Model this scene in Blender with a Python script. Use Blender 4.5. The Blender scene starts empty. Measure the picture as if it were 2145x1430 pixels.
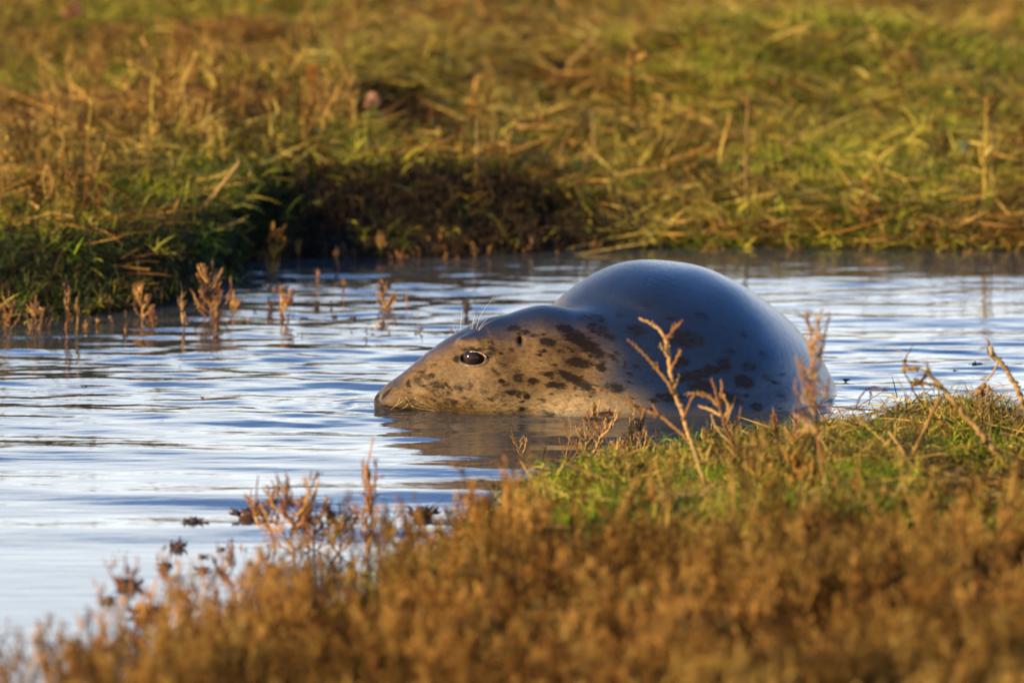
import bpy, math, random
import numpy as np
from mathutils import Vector

# ------------------------------------------------------------------ camera, sky, sun, exposure
sc = bpy.context.scene
COL = sc.collection
CAM = np.array([0.0, -12.0, 1.7]); PITCH = math.radians(7.53); F = 16248.0; LENS = 272.7
cd = bpy.data.cameras.new("camera"); cam = bpy.data.objects.new("camera", cd); COL.objects.link(cam)
cam.location = CAM; cam.rotation_euler = (math.pi/2 - PITCH, 0, 0)
cd.lens = LENS; cd.sensor_width = 36; cd.clip_start = 0.1; cd.clip_end = 2000
cd.dof.use_dof = True; cd.dof.focus_distance = 12.02; cd.dof.aperture_fstop = 5.1
sc.camera = cam

SUN_EL = math.radians(15); SUN_AZ = math.radians(55)     # azimuth measured to the left of straight behind the camera
sun_dir = Vector((-math.sin(SUN_AZ)*math.cos(SUN_EL), -math.cos(SUN_AZ)*math.cos(SUN_EL), math.sin(SUN_EL)))  # towards the sun
w = bpy.data.worlds.new("World"); sc.world = w; w.use_nodes = True
nt = w.node_tree; bg = nt.nodes["Background"]
sky = nt.nodes.new("ShaderNodeTexSky"); sky.sky_type = 'NISHITA'; sky.sun_disc = False
sky.sun_elevation = SUN_EL; sky.sun_rotation = math.atan2(sun_dir.x, sun_dir.y)
sky.air_density = 1.0; sky.dust_density = 0.6; sky.ozone_density = 1.6
# thin pale cloud low over the horizon, clear blue above it
tcw = nt.nodes.new("ShaderNodeTexCoord"); sx = nt.nodes.new("ShaderNodeSeparateXYZ"); nt.links.new(tcw.outputs['Generated'], sx.inputs[0])
mpw = nt.nodes.new("ShaderNodeMapping"); mpw.inputs['Scale'].default_value = (2.0, 2.0, 14.0); nt.links.new(tcw.outputs['Generated'], mpw.inputs[0])
nw = nt.nodes.new("ShaderNodeTexNoise"); nw.inputs['Scale'].default_value = 1.6; nw.inputs['Detail'].default_value = 4; nt.links.new(mpw.outputs[0], nw.inputs['Vector'])
ad = nt.nodes.new("ShaderNodeMath"); ad.operation = 'MULTIPLY_ADD'; nt.links.new(nw.outputs[0], ad.inputs[0]); ad.inputs[1].default_value = 0.22; nt.links.new(sx.outputs[2], ad.inputs[2])
rw_ = nt.nodes.new("ShaderNodeValToRGB"); rw_.color_ramp.interpolation = 'EASE'; rw_.color_ramp.elements[0].position = 0.21; rw_.color_ramp.elements[0].color = (1, 1, 1, 1); rw_.color_ramp.elements[1].position = 0.43; rw_.color_ramp.elements[1].color = (0, 0, 0, 1)
nt.links.new(ad.outputs[0], rw_.inputs[0])
tn = nt.nodes.new("ShaderNodeMix"); tn.data_type = 'RGBA'; tn.blend_type = 'MULTIPLY'; tn.inputs[0].default_value = 1; tn.inputs[7].default_value = (0.46, 0.74, 1.18, 1); nt.links.new(sky.outputs[0], tn.inputs[6])
cl = nt.nodes.new("ShaderNodeMix"); cl.data_type = 'RGBA'; nt.links.new(rw_.outputs[0], cl.inputs[0]); nt.links.new(tn.outputs[2], cl.inputs[6]); cl.inputs[7].default_value = (6.9, 7.3, 7.5, 1)
nt.links.new(cl.outputs[2], bg.inputs[0]); bg.inputs[1].default_value = 0.12
sd = bpy.data.lights.new("sun", 'SUN'); sd.energy = 5.0; sd.angle = math.radians(0.5); sd.color = (1.0, 0.76, 0.40)
so = bpy.data.objects.new("sun", sd); COL.objects.link(so); so.location = (-6, -8, 6)
so.rotation_euler = sun_dir.to_track_quat('Z', 'Y').to_euler()
sc.view_settings.view_transform = 'Standard'; sc.view_settings.look = 'None'
sc.view_settings.exposure = 1.3; sc.view_settings.gamma = 1.0; sc.view_settings.use_curve_mapping = False

# ------------------------------------------------------------------ helpers
fw = np.array([0, math.cos(PITCH), -math.sin(PITCH)]); up = np.array([0, math.sin(PITCH), math.cos(PITCH)])
def ray(px, py): return fw + np.array([1.0, 0, 0])*((px-1072.5)/F) + up*((715-py)/F)
def P(px, py, Y):                       # measured picture position -> point at depth Y
    d = ray(px, py); return CAM + d*((Y-CAM[1])/d[1])
def G(px, py, z=0.0):                   # measured picture position -> point on the level z
    d = ray(px, py); return CAM + d*((z-CAM[2])/d[2])
def project(v):
    q = v-CAM; return 1072.5+F*q[:, 0]/(q@fw), 715-F*(q@up)/(q@fw)

_lat = np.random.default_rng(77).random((256, 256)).astype(np.float64)
def vnoise(x, y):
    xi = np.floor(x).astype(int); yi = np.floor(y).astype(int); fx = x-xi; fy = y-yi
    fx = fx*fx*(3-2*fx); fy = fy*fy*(3-2*fy)
    a = _lat[xi % 256, yi % 256]; b = _lat[(xi+1) % 256, yi % 256]; c = _lat[xi % 256, (yi+1) % 256]; d = _lat[(xi+1) % 256, (yi+1) % 256]
    return (a*(1-fx)+b*fx)*(1-fy)+(c*(1-fx)+d*fx)*fy
def fbm(x, y, o=4):
    s = 0; a = 0.5
    for i in range(o):
        s = s+a*(vnoise(x*2**i+17.3*i, y*2**i+5.1*i)-0.5); a *= 0.5
    return s*2
def sstep(a, b, x):
    t = np.clip((x-a)/(b-a), 0, 1); return t*t*(3-2*t)

def mesh_np(name, verts, faces, smooth=True):
    me = bpy.data.meshes.new(name)
    if isinstance(faces, np.ndarray):
        n, k = faces.shape
        me.vertices.add(len(verts)); me.vertices.foreach_set("co", np.asarray(verts, dtype=np.float32).ravel())
        me.loops.add(n*k); me.loops.foreach_set("vertex_index", faces.astype(np.int32).ravel())
        me.polygons.add(n); me.polygons.foreach_set("loop_start", np.arange(0, n*k, k, dtype=np.int32))
        me.update(calc_edges=True)
    else:
        me.from_pydata([tuple(v) for v in verts], [], faces)
    if smooth: me.polygons.foreach_set("use_smooth", np.ones(len(me.polygons), dtype=bool))
    me.update(); return me

def link(name, me, mat=None, parent=None, loc=None):
    o = bpy.data.objects.new(name, me); COL.objects.link(o)
    if mat is not None and me is not None and not me.materials: me.materials.append(mat)
    if parent is not None: o.parent = parent
    if loc is not None: o.location = loc
    return o
def tag(o, label=None, cat=None, group=None, kind=None):
    if label: o['label'] = label
    if cat: o['category'] = cat
    if group: o['group'] = group
    if kind: o['kind'] = kind
    return o
def thing(name, label, cat, loc, group=None):
    return tag(link(name, None, loc=tuple(loc)), label, cat, group)

class MB:
    def __init__(s): s.v = []; s.f = []
    def tube(s, pts, rad, n=5, cap=True):
        pts = np.asarray(pts, float); m = len(pts); rad = np.broadcast_to(rad, (m,)); base = len(s.v)
        t = np.gradient(pts, axis=0); t /= np.linalg.norm(t, axis=1)[:, None]+1e-9
        ref = np.array([0.3, 1, 0.2]) if abs(t[0] @ np.array([0.3, 1, 0.2])) < 0.95 else np.array([1, 0, 0.])
        for i in range(m):
            a = np.cross(t[i], ref); a /= np.linalg.norm(a)+1e-9; b = np.cross(t[i], a)
            for k in range(n):
                an = 2*math.pi*k/n; s.v.append(pts[i]+rad[i]*(a*math.cos(an)+b*math.sin(an)))
        for i in range(m-1):
            for k in range(n):
                k2 = (k+1) % n; s.f.append((base+i*n+k, base+i*n+k2, base+(i+1)*n+k2, base+(i+1)*n+k))
        if cap:
            s.f.append(tuple(base+k for k in reversed(range(n)))); s.f.append(tuple(base+(m-1)*n+k for k in range(n)))
    def spindle(s, p, d, L, r, n=3):
        d = d/(np.linalg.norm(d)+1e-9); a = np.cross(d, [0.31, 0.2, 1.0]); a /= np.linalg.norm(a)+1e-9; b = np.cross(d, a); base = len(s.v)
        s.v.append(p)
        for k in range(n):
            an = 2*math.pi*k/n; s.v.append(p+d*L*0.55+r*(a*math.cos(an)+b*math.sin(an)))
        s.v.append(p+d*L)
        for k in range(n):
            k2 = (k+1) % n; s.f.append((base, base+1+k2, base+1+k)); s.f.append((base+1+k, base+1+k2, base+n+1))
    def blade(s, p, d, L, wd, droop, side, seg=3):
        base = len(s.v); q = np.array(p, float); d = d/(np.linalg.norm(d)+1e-9)
        for i in range(seg+1):
            t = i/seg; ww = wd*(1-t)**0.7*(0.7+0.3*min(1, 3*t)) if i < seg else 0
            if i < seg: s.v.append(q-side*ww/2); s.v.append(q+side*ww/2)
            else: s.v.append(q.copy())
            d = d+np.array([0, 0, -droop/seg]); d /= np.linalg.norm(d); q = q+d*L/seg
        for i in range(seg-1):
            a = base+2*i; s.f.append((a, a+1, a+3, a+2))
        a = base+2*(seg-1); s.f.append((a, a+1, a+2))
    def mesh(s, name, smooth=False): return mesh_np(name, s.v, s.f, smooth)

# ------------------------------------------------------------------ materials
def newmat(name):
    m = bpy.data.materials.new(name); m.use_nodes = True; nt = m.node_tree
    return m, nt, nt.nodes["Principled BSDF"]
def N(nt, t, **kw):
    n = nt.nodes.new(t)
    for k, v in kw.items():
        if k.startswith('_'): n.inputs[k[1:].replace('_', ' ')].default_value = v
        else: setattr(n, k, v)
    return n
def ramp(nt, stops):
    r = nt.nodes.new("ShaderNodeValToRGB"); e = r.color_ramp.elements
    while len(e) < len(stops): e.new(0.5)
    for x, (p, c) in zip(e, stops): x.position = p; x.color = (*c, 1)
    return r
def noise(nt, scale, detail=3, rough=0.55, vec=None):
    n = N(nt, "ShaderNodeTexNoise"); n.inputs['Scale'].default_value = scale; n.inputs['Detail'].default_value = detail; n.inputs['Roughness'].default_value = rough
    if vec is not None: nt.links.new(vec, n.inputs['Vector'])
    return n
def mixc(nt, fac, a, b):
    m = N(nt, "ShaderNodeMix", data_type='RGBA')
    for s, i in ((fac, 0), (a, 6), (b, 7)):
        if hasattr(s, 'is_output'): nt.links.new(s, m.inputs[i])
        elif i == 0: m.inputs[0].default_value = s
        else: m.inputs[i].default_value = (*s, 1)
    return m.outputs[2]
def plant_mat(name, stops_a, stops_b=None, patch=1.3, sheen=0.06, rough=0.75, trans=0.25, stripes=0):
    """stops_a / stops_b: two palettes mixed in soft patches over the ground; each plant picks its own tone."""
    m, nt, b = newmat(name); L = nt.links
    geo = N(nt, "ShaderNodeNewGeometry"); oi = N(nt, "ShaderNodeObjectInfo")
    n1 = noise(nt, 45, 2, vec=geo.outputs['Position'])
    a = N(nt, "ShaderNodeMath", operation='MULTIPLY_ADD'); L.new(n1.outputs[0], a.inputs[0]); a.inputs[1].default_value = 0.9; a.inputs[2].default_value = -0.45
    a2 = N(nt, "ShaderNodeMath", operation='ADD'); L.new(a.outputs[0], a2.inputs[0])
    rp = N(nt, "ShaderNodeMath", operation='ADD'); L.new(oi.outputs['Random'], rp.inputs[0])
    is_ = N(nt, "ShaderNodeMath", operation='MULTIPLY_ADD'); L.new(geo.outputs['Random Per Island'], is_.inputs[0]); is_.inputs[1].default_value = 0.7; is_.inputs[2].default_value = -0.35
    L.new(is_.outputs[0], rp.inputs[1]); L.new(rp.outputs[0], a2.inputs[1])
    ra = ramp(nt, stops_a); L.new(a2.outputs[0], ra.inputs[0]); col = ra.outputs[0]
    if stops_b:
        rb = ramp(nt, stops_b); L.new(a2.outputs[0], rb.inputs[0])
        n2 = noise(nt, patch, 3, 0.6, vec=geo.outputs['Position']); mr = ramp(nt, [(0.44, (0, 0, 0)), (0.56, (1, 1, 1))]); L.new(n2.outputs[0], mr.inputs[0])
        col = mixc(nt, mr.outputs[0], ra.outputs[0], rb.outputs[0])
    L.new(col, b.inputs['Base Color']); b.inputs['Roughness'].default_value = rough; b.inputs['Specular IOR Level'].default_value = sheen
    tr = N(nt, "ShaderNodeBsdfTranslucent"); L.new(col, tr.inputs[0]); ms = N(nt, "ShaderNodeMixShader"); ms.inputs[0].default_value = trans
    out = nt.nodes["Material Output"]; L.new(b.outputs[0], ms.inputs[1]); L.new(tr.outputs[0], ms.inputs[2]); L.new(ms.outputs[0], out.inputs[0])
    return m

green = [(0.0, (.022, .038, .004)), (0.35, (.105, .125, .009)), (0.65, (.29, .27, .020)), (1.0, (.54, .45, .06))]
straw = [(0.0, (.045, .026, .006)), (0.35, (.15, .09, .016)), (0.7, (.32, .22, .038)), (1.0, (.46, .34, .08))]
brown = [(0.0, (.026, .011, .004)), (0.4, (.12, .048, .010)), (0.75, (.29, .130, .026)), (1.0, (.46, .25, .065))]
rust = [(0.0, (.04, .012, .004)), (0.4, (.17, .050, .009)), (0.75, (.36, .125, .018)), (1.0, (.46, .24, .04))]
M_grass = plant_mat("far_grass", green, straw, patch=1.1)
M_turf = plant_mat("near_turf", [(0.0, (.006, .016, .002)), (0.4, (.05, .11, .005)), (0.7, (.20, .29, .010)), (1.0, (.46, .38, .05))],
                   [(0.0, (.020, .012, .003)), (0.4, (.10, .065, .010)), (0.75, (.28, .20, .03)), (1.0, (.48, .33, .09))], patch=5)
M_straw = plant_mat("dead_straw", straw, brown, patch=2.0, trans=0.1)
M_weed = plant_mat("brown_weed", brown, straw, patch=2.3, trans=0.15)
M_fluff = plant_mat("rusty_seablite", brown, [(0.0, (.04, .02, .006)), (0.4, (.15, .075, .016)), (0.75, (.27, .15, .032)), (1.0, (.38, .24, .06))], patch=3.0, trans=0.2)
M_rust = plant_mat("rust_glasswort", rust, brown, patch=8, sheen=0.5, rough=0.4, trans=0.15)
M_pink = plant_mat("pinkish_stem", [(0.0, (.14, .06, .03)), (0.5, (.22, .11, .035)), (1.0, (.38, .22, .085))], trans=0.1)
M_tan = plant_mat("tan_stem", [(0.0, (.10, .05, .016)), (0.5, (.20, .11, .036)), (1.0, (.32, .20, .075))], trans=0.1)
M_dark = plant_mat("dark_wet_stem", [(0.0, (.015, .008, .005)), (0.5, (.035, .018, .010)), (1.0, (.08, .035, .018))], sheen=0.5, rough=0.35, trans=0.05)
M_shadeveg = plant_mat("dark_undergrowth", [(0.0, (.005, .003, .0015)), (0.5, (.016, .009, .0035)), (1.0, (.045, .024, .008))], trans=0.1, sheen=0.15)  # far bank shade painted into the plant colour
M_ftan = plant_mat("weathered_stalk", [(0.0, (.08, .045, .014)), (0.5, (.15, .09, .028)), (1.0, (.24, .15, .05))], trans=0.1)
M_bgreen = plant_mat("bright_grass", [(0.0, (.04, .065, .005)), (0.4, (.13, .17, .012)), (0.75, (.30, .30, .025)), (1.0, (.50, .43, .06))], trans=0.3)
M_shadegreen = plant_mat("shaded_green", [(0.0, (.008, .012, .003)), (0.5, (.022, .034, .006)), (1.0, (.07, .075, .015))], trans=0.1, sheen=0.15)  # dark copy of the grass green, bank-face shade painted in
M_lime = plant_mat("lime_leaf", [(0.0, (.09, .14, .012)), (0.5, (.22, .28, .02)), (1.0, (.40, .40, .05))], trans=0.3)
M_grey = plant_mat("grey_green_leaf", [(0.0, (.09, .11, .05)), (0.5, (.20, .24, .13)), (1.0, (.36, .38, .24))], trans=0.2)
M_pale = plant_mat("pale_petal", [(0.0, (.30, .13, .07)), (1.0, (.50, .25, .15))], trans=0.2)
M_orange = plant_mat("orange_seed_head", [(0.0, (.22, .07, .01)), (1.0, (.34, .12, .02))], trans=0.2)

# ------------------------------------------------------------------ shores and terrain
NEAR = [(-900, 1640), (0, 1530), (250, 1420), (450, 1335), (700, 1265), (950, 1185), (1030, 1095), (1062, 1055), (1240, 1008), (1480, 982), (1640, 945), (1760, 922), (2300, 912), (3200, 890)]
FAR = [(-900, 690), (-200, 672), (0, 676), (180, 664), (330, 642), (420, 612), (475, 572), (520, 541), (900, 539), (1200, 522), (1600, 518), (2145, 528), (3200, 515)]
nearw = np.array([G(*p) for p in NEAR]); farw = np.array([G(*p) for p in FAR])
def ynear(x): return np.interp(x, nearw[:, 0], nearw[:, 1])
def yfar(x): return np.interp(x, farw[:, 0], farw[:, 1])
XP = G(500, 545)[0]; XM = G(1060, 545)[0]           # the dark hollow lies between these
def height(x, y):
    x = np.asarray(x, float); y = np.asarray(y, float)
    wob = 0.05*fbm(x*3, y*3+9, 3)
    dF = y-yfar(x)+wob; dN = ynear(x)-y+wob*0.6+.06*fbm(x*11+3, y*8, 2)*(x > -.1)
    hol = sstep(XP-0.06, XP+0.06, x)*(1-sstep(XM-0.12, XM+0.2, x))
    right = sstep(XM-0.1, XM+0.3, x)
    prom = 1-sstep(XP-0.08, XP+0.05, x)
    zf = prom*(0.012+0.085*sstep(0.0, 0.28, dF))+hol*(0.006+0.012*sstep(0, .1, dF)+0.080*sstep(0.08, 0.36, dF))+right*(0.006+0.05*sstep(0.0, 0.35, dF))
    inland = sstep(0.3, 1.5, dF)
    zf = zf+inland*(0.15*fbm(x*0.9+3, y*0.55+1, 4)+0.02)+sstep(0.1, .5, dF)*0.025*fbm(x*6, y*4, 3)
    # a long low mound to the right rear and a dark dip centre-left
    c = G(1720, 165, 0.1); zf = zf+0.10*np.exp(-((x-c[0])/0.42)**2-((y-c[1])/0.6)**2)
    c = G(850, 262, 0.1); zf = zf-0.075*np.exp(-((x-c[0]-0.5*(c[1]-y)*0.2)/0.17)**2-((y-c[1])/0.35)**2)
    c = G(330, 330, 0.1); zf = zf+0.04*np.exp(-((x-c[0])/0.5)**2-((y-c[1])/0.5)**2)
    zn = 0.01+0.045*sstep(0, 0.4, dN)+0.03*sstep(.2, 1.2, dN)*(1+fbm(x*2, y*2, 3))+0.065*sstep(0.03, 0.25, dN)*fbm(x*6, y*4.5, 3)
    c = G(1960, 900); zn = zn+0.026*np.exp(-((x-c[0])/0.17)**2-((y-c[1]+0.22)/0.28)**2)
    zn = zn*sstep(-0.9, 0.35, x)+(1-sstep(-0.9, 0.35, x))*(0.02*sstep(0, 1, dN))
    bed = -0.12*sstep(0, 0.45, np.minimum(-dF, -dN))-0.01
    k = 0.03
    land = np.where(dF > -k, zf*sstep(-k, k, dF)+bed*(1-sstep(-k, k, dF)), np.where(dN > -k, zn*sstep(-k, k, dN)+bed*(1-sstep(-k, k, dN)), bed))
    return land
def axis(lo, hi, step, far):
    a = list(np.arange(lo, hi+1e-6, step)); s = step; p = hi; q = lo; r = []; l = []
    while p < far: s *= 1.35; p += s; r.append(p); q -= s; l.append(q)
    return np.array(l[::-1]+a+r)
def grid_mesh(name, xs, ys, zf):
    X, Y = np.meshgrid(xs, ys); Z = zf(X, Y); nx, ny = len(xs), len(ys)
    v = np.stack([X, Y, Z], -1).reshape(-1, 3); i = np.arange(nx*ny).reshape(ny, nx)
    f = np.stack([i[:-1, :-1], i[:-1, 1:], i[1:, 1:], i[1:, :-1]], -1).reshape(-1, 4)
    return mesh_np(name, v, f)
m_ground, nt, b = newmat("marsh_soil"); L = nt.links
geo = N(nt, "ShaderNodeNewGeometry"); n1 = noise(nt, 3, 5, 0.65, geo.outputs['Position']); n2 = noise(nt, 60, 4, 0.7, geo.outputs['Position'])
r1 = ramp(nt, [(0.35, (.028, .018, .008)), (0.5, (.075, .055, .016)), (0.62, (.07, .085, .014)), (0.75, (.16, .11, .035))]); L.new(n1.outputs[0], r1.inputs[0])
r2 = ramp(nt, [(0.3, (.35, .35, .35)), (0.7, (1.4, 1.3, 1.1))]); L.new(n2.outputs[0], r2.inputs[0])
mm = N(nt, "ShaderNodeMix", data_type='RGBA', blend_type='MULTIPLY'); mm.inputs[0].default_value = 1; L.new(r1.outputs[0], mm.inputs[6]); L.new(r2.outputs[0], mm.inputs[7])
at = N(nt, "ShaderNodeAttribute", attribute_name="mud_shade"); L.new(mixc(nt, at.outputs['Fac'], mm.outputs[2], (.011, .008, .005)), b.inputs['Base Color']); b.inputs['Roughness'].default_value = 0.95; b.inputs['Specular IOR Level'].default_value = 0.08  # painted shade and pool bed share one dark soil colour
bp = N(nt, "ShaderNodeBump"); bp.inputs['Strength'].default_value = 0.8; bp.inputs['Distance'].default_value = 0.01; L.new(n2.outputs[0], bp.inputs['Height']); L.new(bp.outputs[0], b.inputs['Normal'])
def mud_shade_mask(x, y):  # shade painted into the soil: hollow and left bank face; dip darkened too
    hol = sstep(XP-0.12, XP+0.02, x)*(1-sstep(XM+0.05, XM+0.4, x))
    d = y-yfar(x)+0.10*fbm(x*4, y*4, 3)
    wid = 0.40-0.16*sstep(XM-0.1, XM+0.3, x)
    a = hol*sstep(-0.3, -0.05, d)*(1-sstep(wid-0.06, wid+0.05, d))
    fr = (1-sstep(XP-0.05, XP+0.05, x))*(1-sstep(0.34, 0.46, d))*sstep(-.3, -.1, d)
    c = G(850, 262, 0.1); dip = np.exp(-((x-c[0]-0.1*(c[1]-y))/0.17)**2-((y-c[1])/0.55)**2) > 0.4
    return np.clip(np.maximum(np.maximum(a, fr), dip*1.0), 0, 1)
xs = axis(-2.6, 2.6, 0.035, 260); ys = axis(-4.6, 12, 0.035, 260)
me = grid_mesh("marsh_ground", xs, ys, height)
co = np.zeros(len(me.vertices)*3, np.float32); me.vertices.foreach_get("co", co); co = co.reshape(-1, 3)
at = me.attributes.new("mud_shade", 'FLOAT', 'POINT'); at.data.foreach_set("value", np.maximum(mud_shade_mask(co[:, 0], co[:, 1]), (co[:, 2] < 0.0)*1.0).astype(np.float32))
tag(link("marsh_ground", me, m_ground), 'flat salt marsh soil with low mounds around the pool', kind='structure')

# ------------------------------------------------------------------ water
NOSE = G(786, 848)
rw = np.random.default_rng(5)
WAVES = []
for lam, amp, n, spread in ((0.30, 0.024, 5, 0.10), (0.16, 0.018, 8, 0.3), (0.09, 0.028, 14, 0.40), (0.05, 0.020, 16, 0.55)):
    for i in range(n):
        l = lam*rw.uniform(0.75, 1.35); an = math.pi/2+rw.normal(0, spread); k = 2*math.pi/l
        WAVES.append((k*math.cos(an), k*math.sin(an), amp/math.sqrt(n)*1.4/k, rw.uniform(0, 6.28), lam))
def waterz(x, y):
    calm = sstep(-1.75, -0.75, y+0.25*x)               # still water by the near shore
    far_ = sstep(-0.6, 0.25, y+0.12*fbm(x, y*2, 2))     # finer chop further out
    mod = 0.35+1.3*np.clip(fbm(x*1.2+4, y*1.6, 2)+0.5, 0, 1)
    sw = sstep(-1.4, -1.1, y)*(1-0.5*sstep(-.3, .2, y))
    z = 0*x
    for kx, ky, a, ph, lam in WAVES:
        s = np.sin(kx*x+ky*y+ph)
        if lam >= 0.3: z = z+s*a*(0.15+1.1*sw)
        elif lam >= 0.16: z = z+s*a*(0.08+0.9*calm)
        elif lam >= 0.09: z = z+s*a*(0.02+0.10*calm+0.9*far_)*mod
        else: z = z+s*a*(0.01+0.06*calm+0.9*far_)*mod
    for cx, cy, lam, am, dec in ((NOSE[0]-0.01, NOSE[1], 0.045, 0.24, 0.05), (NOSE[0]-.045, NOSE[1]-.02, 0.030, 0.16, 0.035), (NOSE[0], NOSE[1], 0.11, 0.030, 0.6), (0.25, 0.15, 0.13, 0.03, 0.7)):
        r = np.hypot(x-cx, y-cy); z = z+am*lam/6.28*np.sin(r*6.28/lam)*np.exp(-np.maximum(r-(0.25 if lam == 0.13 else 0), 0)/dec)
    lee = sstep(-.1, .35, x)*sstep(-.6, -.25, y-yfar(x))
    return .88*z*(1-.72*lee)*np.exp(-np.maximum(np.abs(x)-2.5, 0)*2)
m_water, nt, b = newmat("pool_water"); L = nt.links
b.inputs['Base Color'].default_value = (.040, .042, .040, 1); b.inputs['Roughness'].default_value = 0.015; b.inputs['IOR'].default_value = 1.333
geo = N(nt, "ShaderNodeNewGeometry"); mp = N(nt, "ShaderNodeMapping"); mp.inputs['Scale'].default_value = (7, 26, 1); L.new(geo.outputs['Position'], mp.inputs[0])
n1 = noise(nt, 1.0, 3, 0.5, mp.outputs[0]); bp = N(nt, "ShaderNodeBump"); bp.inputs['Strength'].default_value = 0.22; bp.inputs['Distance'].default_value = 0.006
L.new(n1.outputs[0], bp.inputs['Height']); L.new(bp.outputs[0], b.inputs['Normal'])
xs = axis(-1.6, 1.6, 0.016, 30); xs = np.sort(np.r_[xs[(xs < -.45) | (xs > -.12)], np.arange(-.445, -.12, .006)]); ysw = np.concatenate([np.arange(-5.0, -1.4, 0.02), np.arange(-1.4, 3.6, 0.007)])
me = grid_mesh("pool_water", xs, ysw, waterz)
tag(link("pool_water", me, m_water), 'rippled pale blue pool water around the seal', kind='structure')

# ------------------------------------------------------------------ the seal
exec_seal = True
def rcone(p, a, b, ra, rb, sy=1.0):
    """distance to a tapered capsule; sy squeezes it sideways"""
    a = np.array(a); b = np.array(b); pa = [p[i]-a[i] for i in range(3)]; ba = b-a
    h = np.clip((pa[0]*ba[0]+pa[1]*ba[1]+pa[2]*ba[2])/float(ba@ba), 0, 1)
    d2 = 0
    for i in range(3):
        q = pa[i]-h*ba[i]
        if i == 1: q = q/sy
        d2 = d2+q*q
    return np.sqrt(d2)-(ra+h*(rb-ra))
def ell(p, c, r):
    k0 = np.sqrt(sum(((p[i]-c[i])/r[i])**2 for i in range(3))); k1 = np.sqrt(sum(((p[i]-c[i])/r[i]**2)**2 for i in range(3)))
    return k0*(k0-1)/(k1+1e-9)
def smin(a, b, k):
    h = np.clip(0.5+0.5*(b-a)/k, 0, 1); return b*(1-h)+a*h-k*h*(1-h)
def smax(a, b, k): return -smin(-a, -b, k)
HY = 0.075
def head_pt(px, py, y): return P(px, py, y)
EYE = P(992, 749, HY-0.060)
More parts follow.
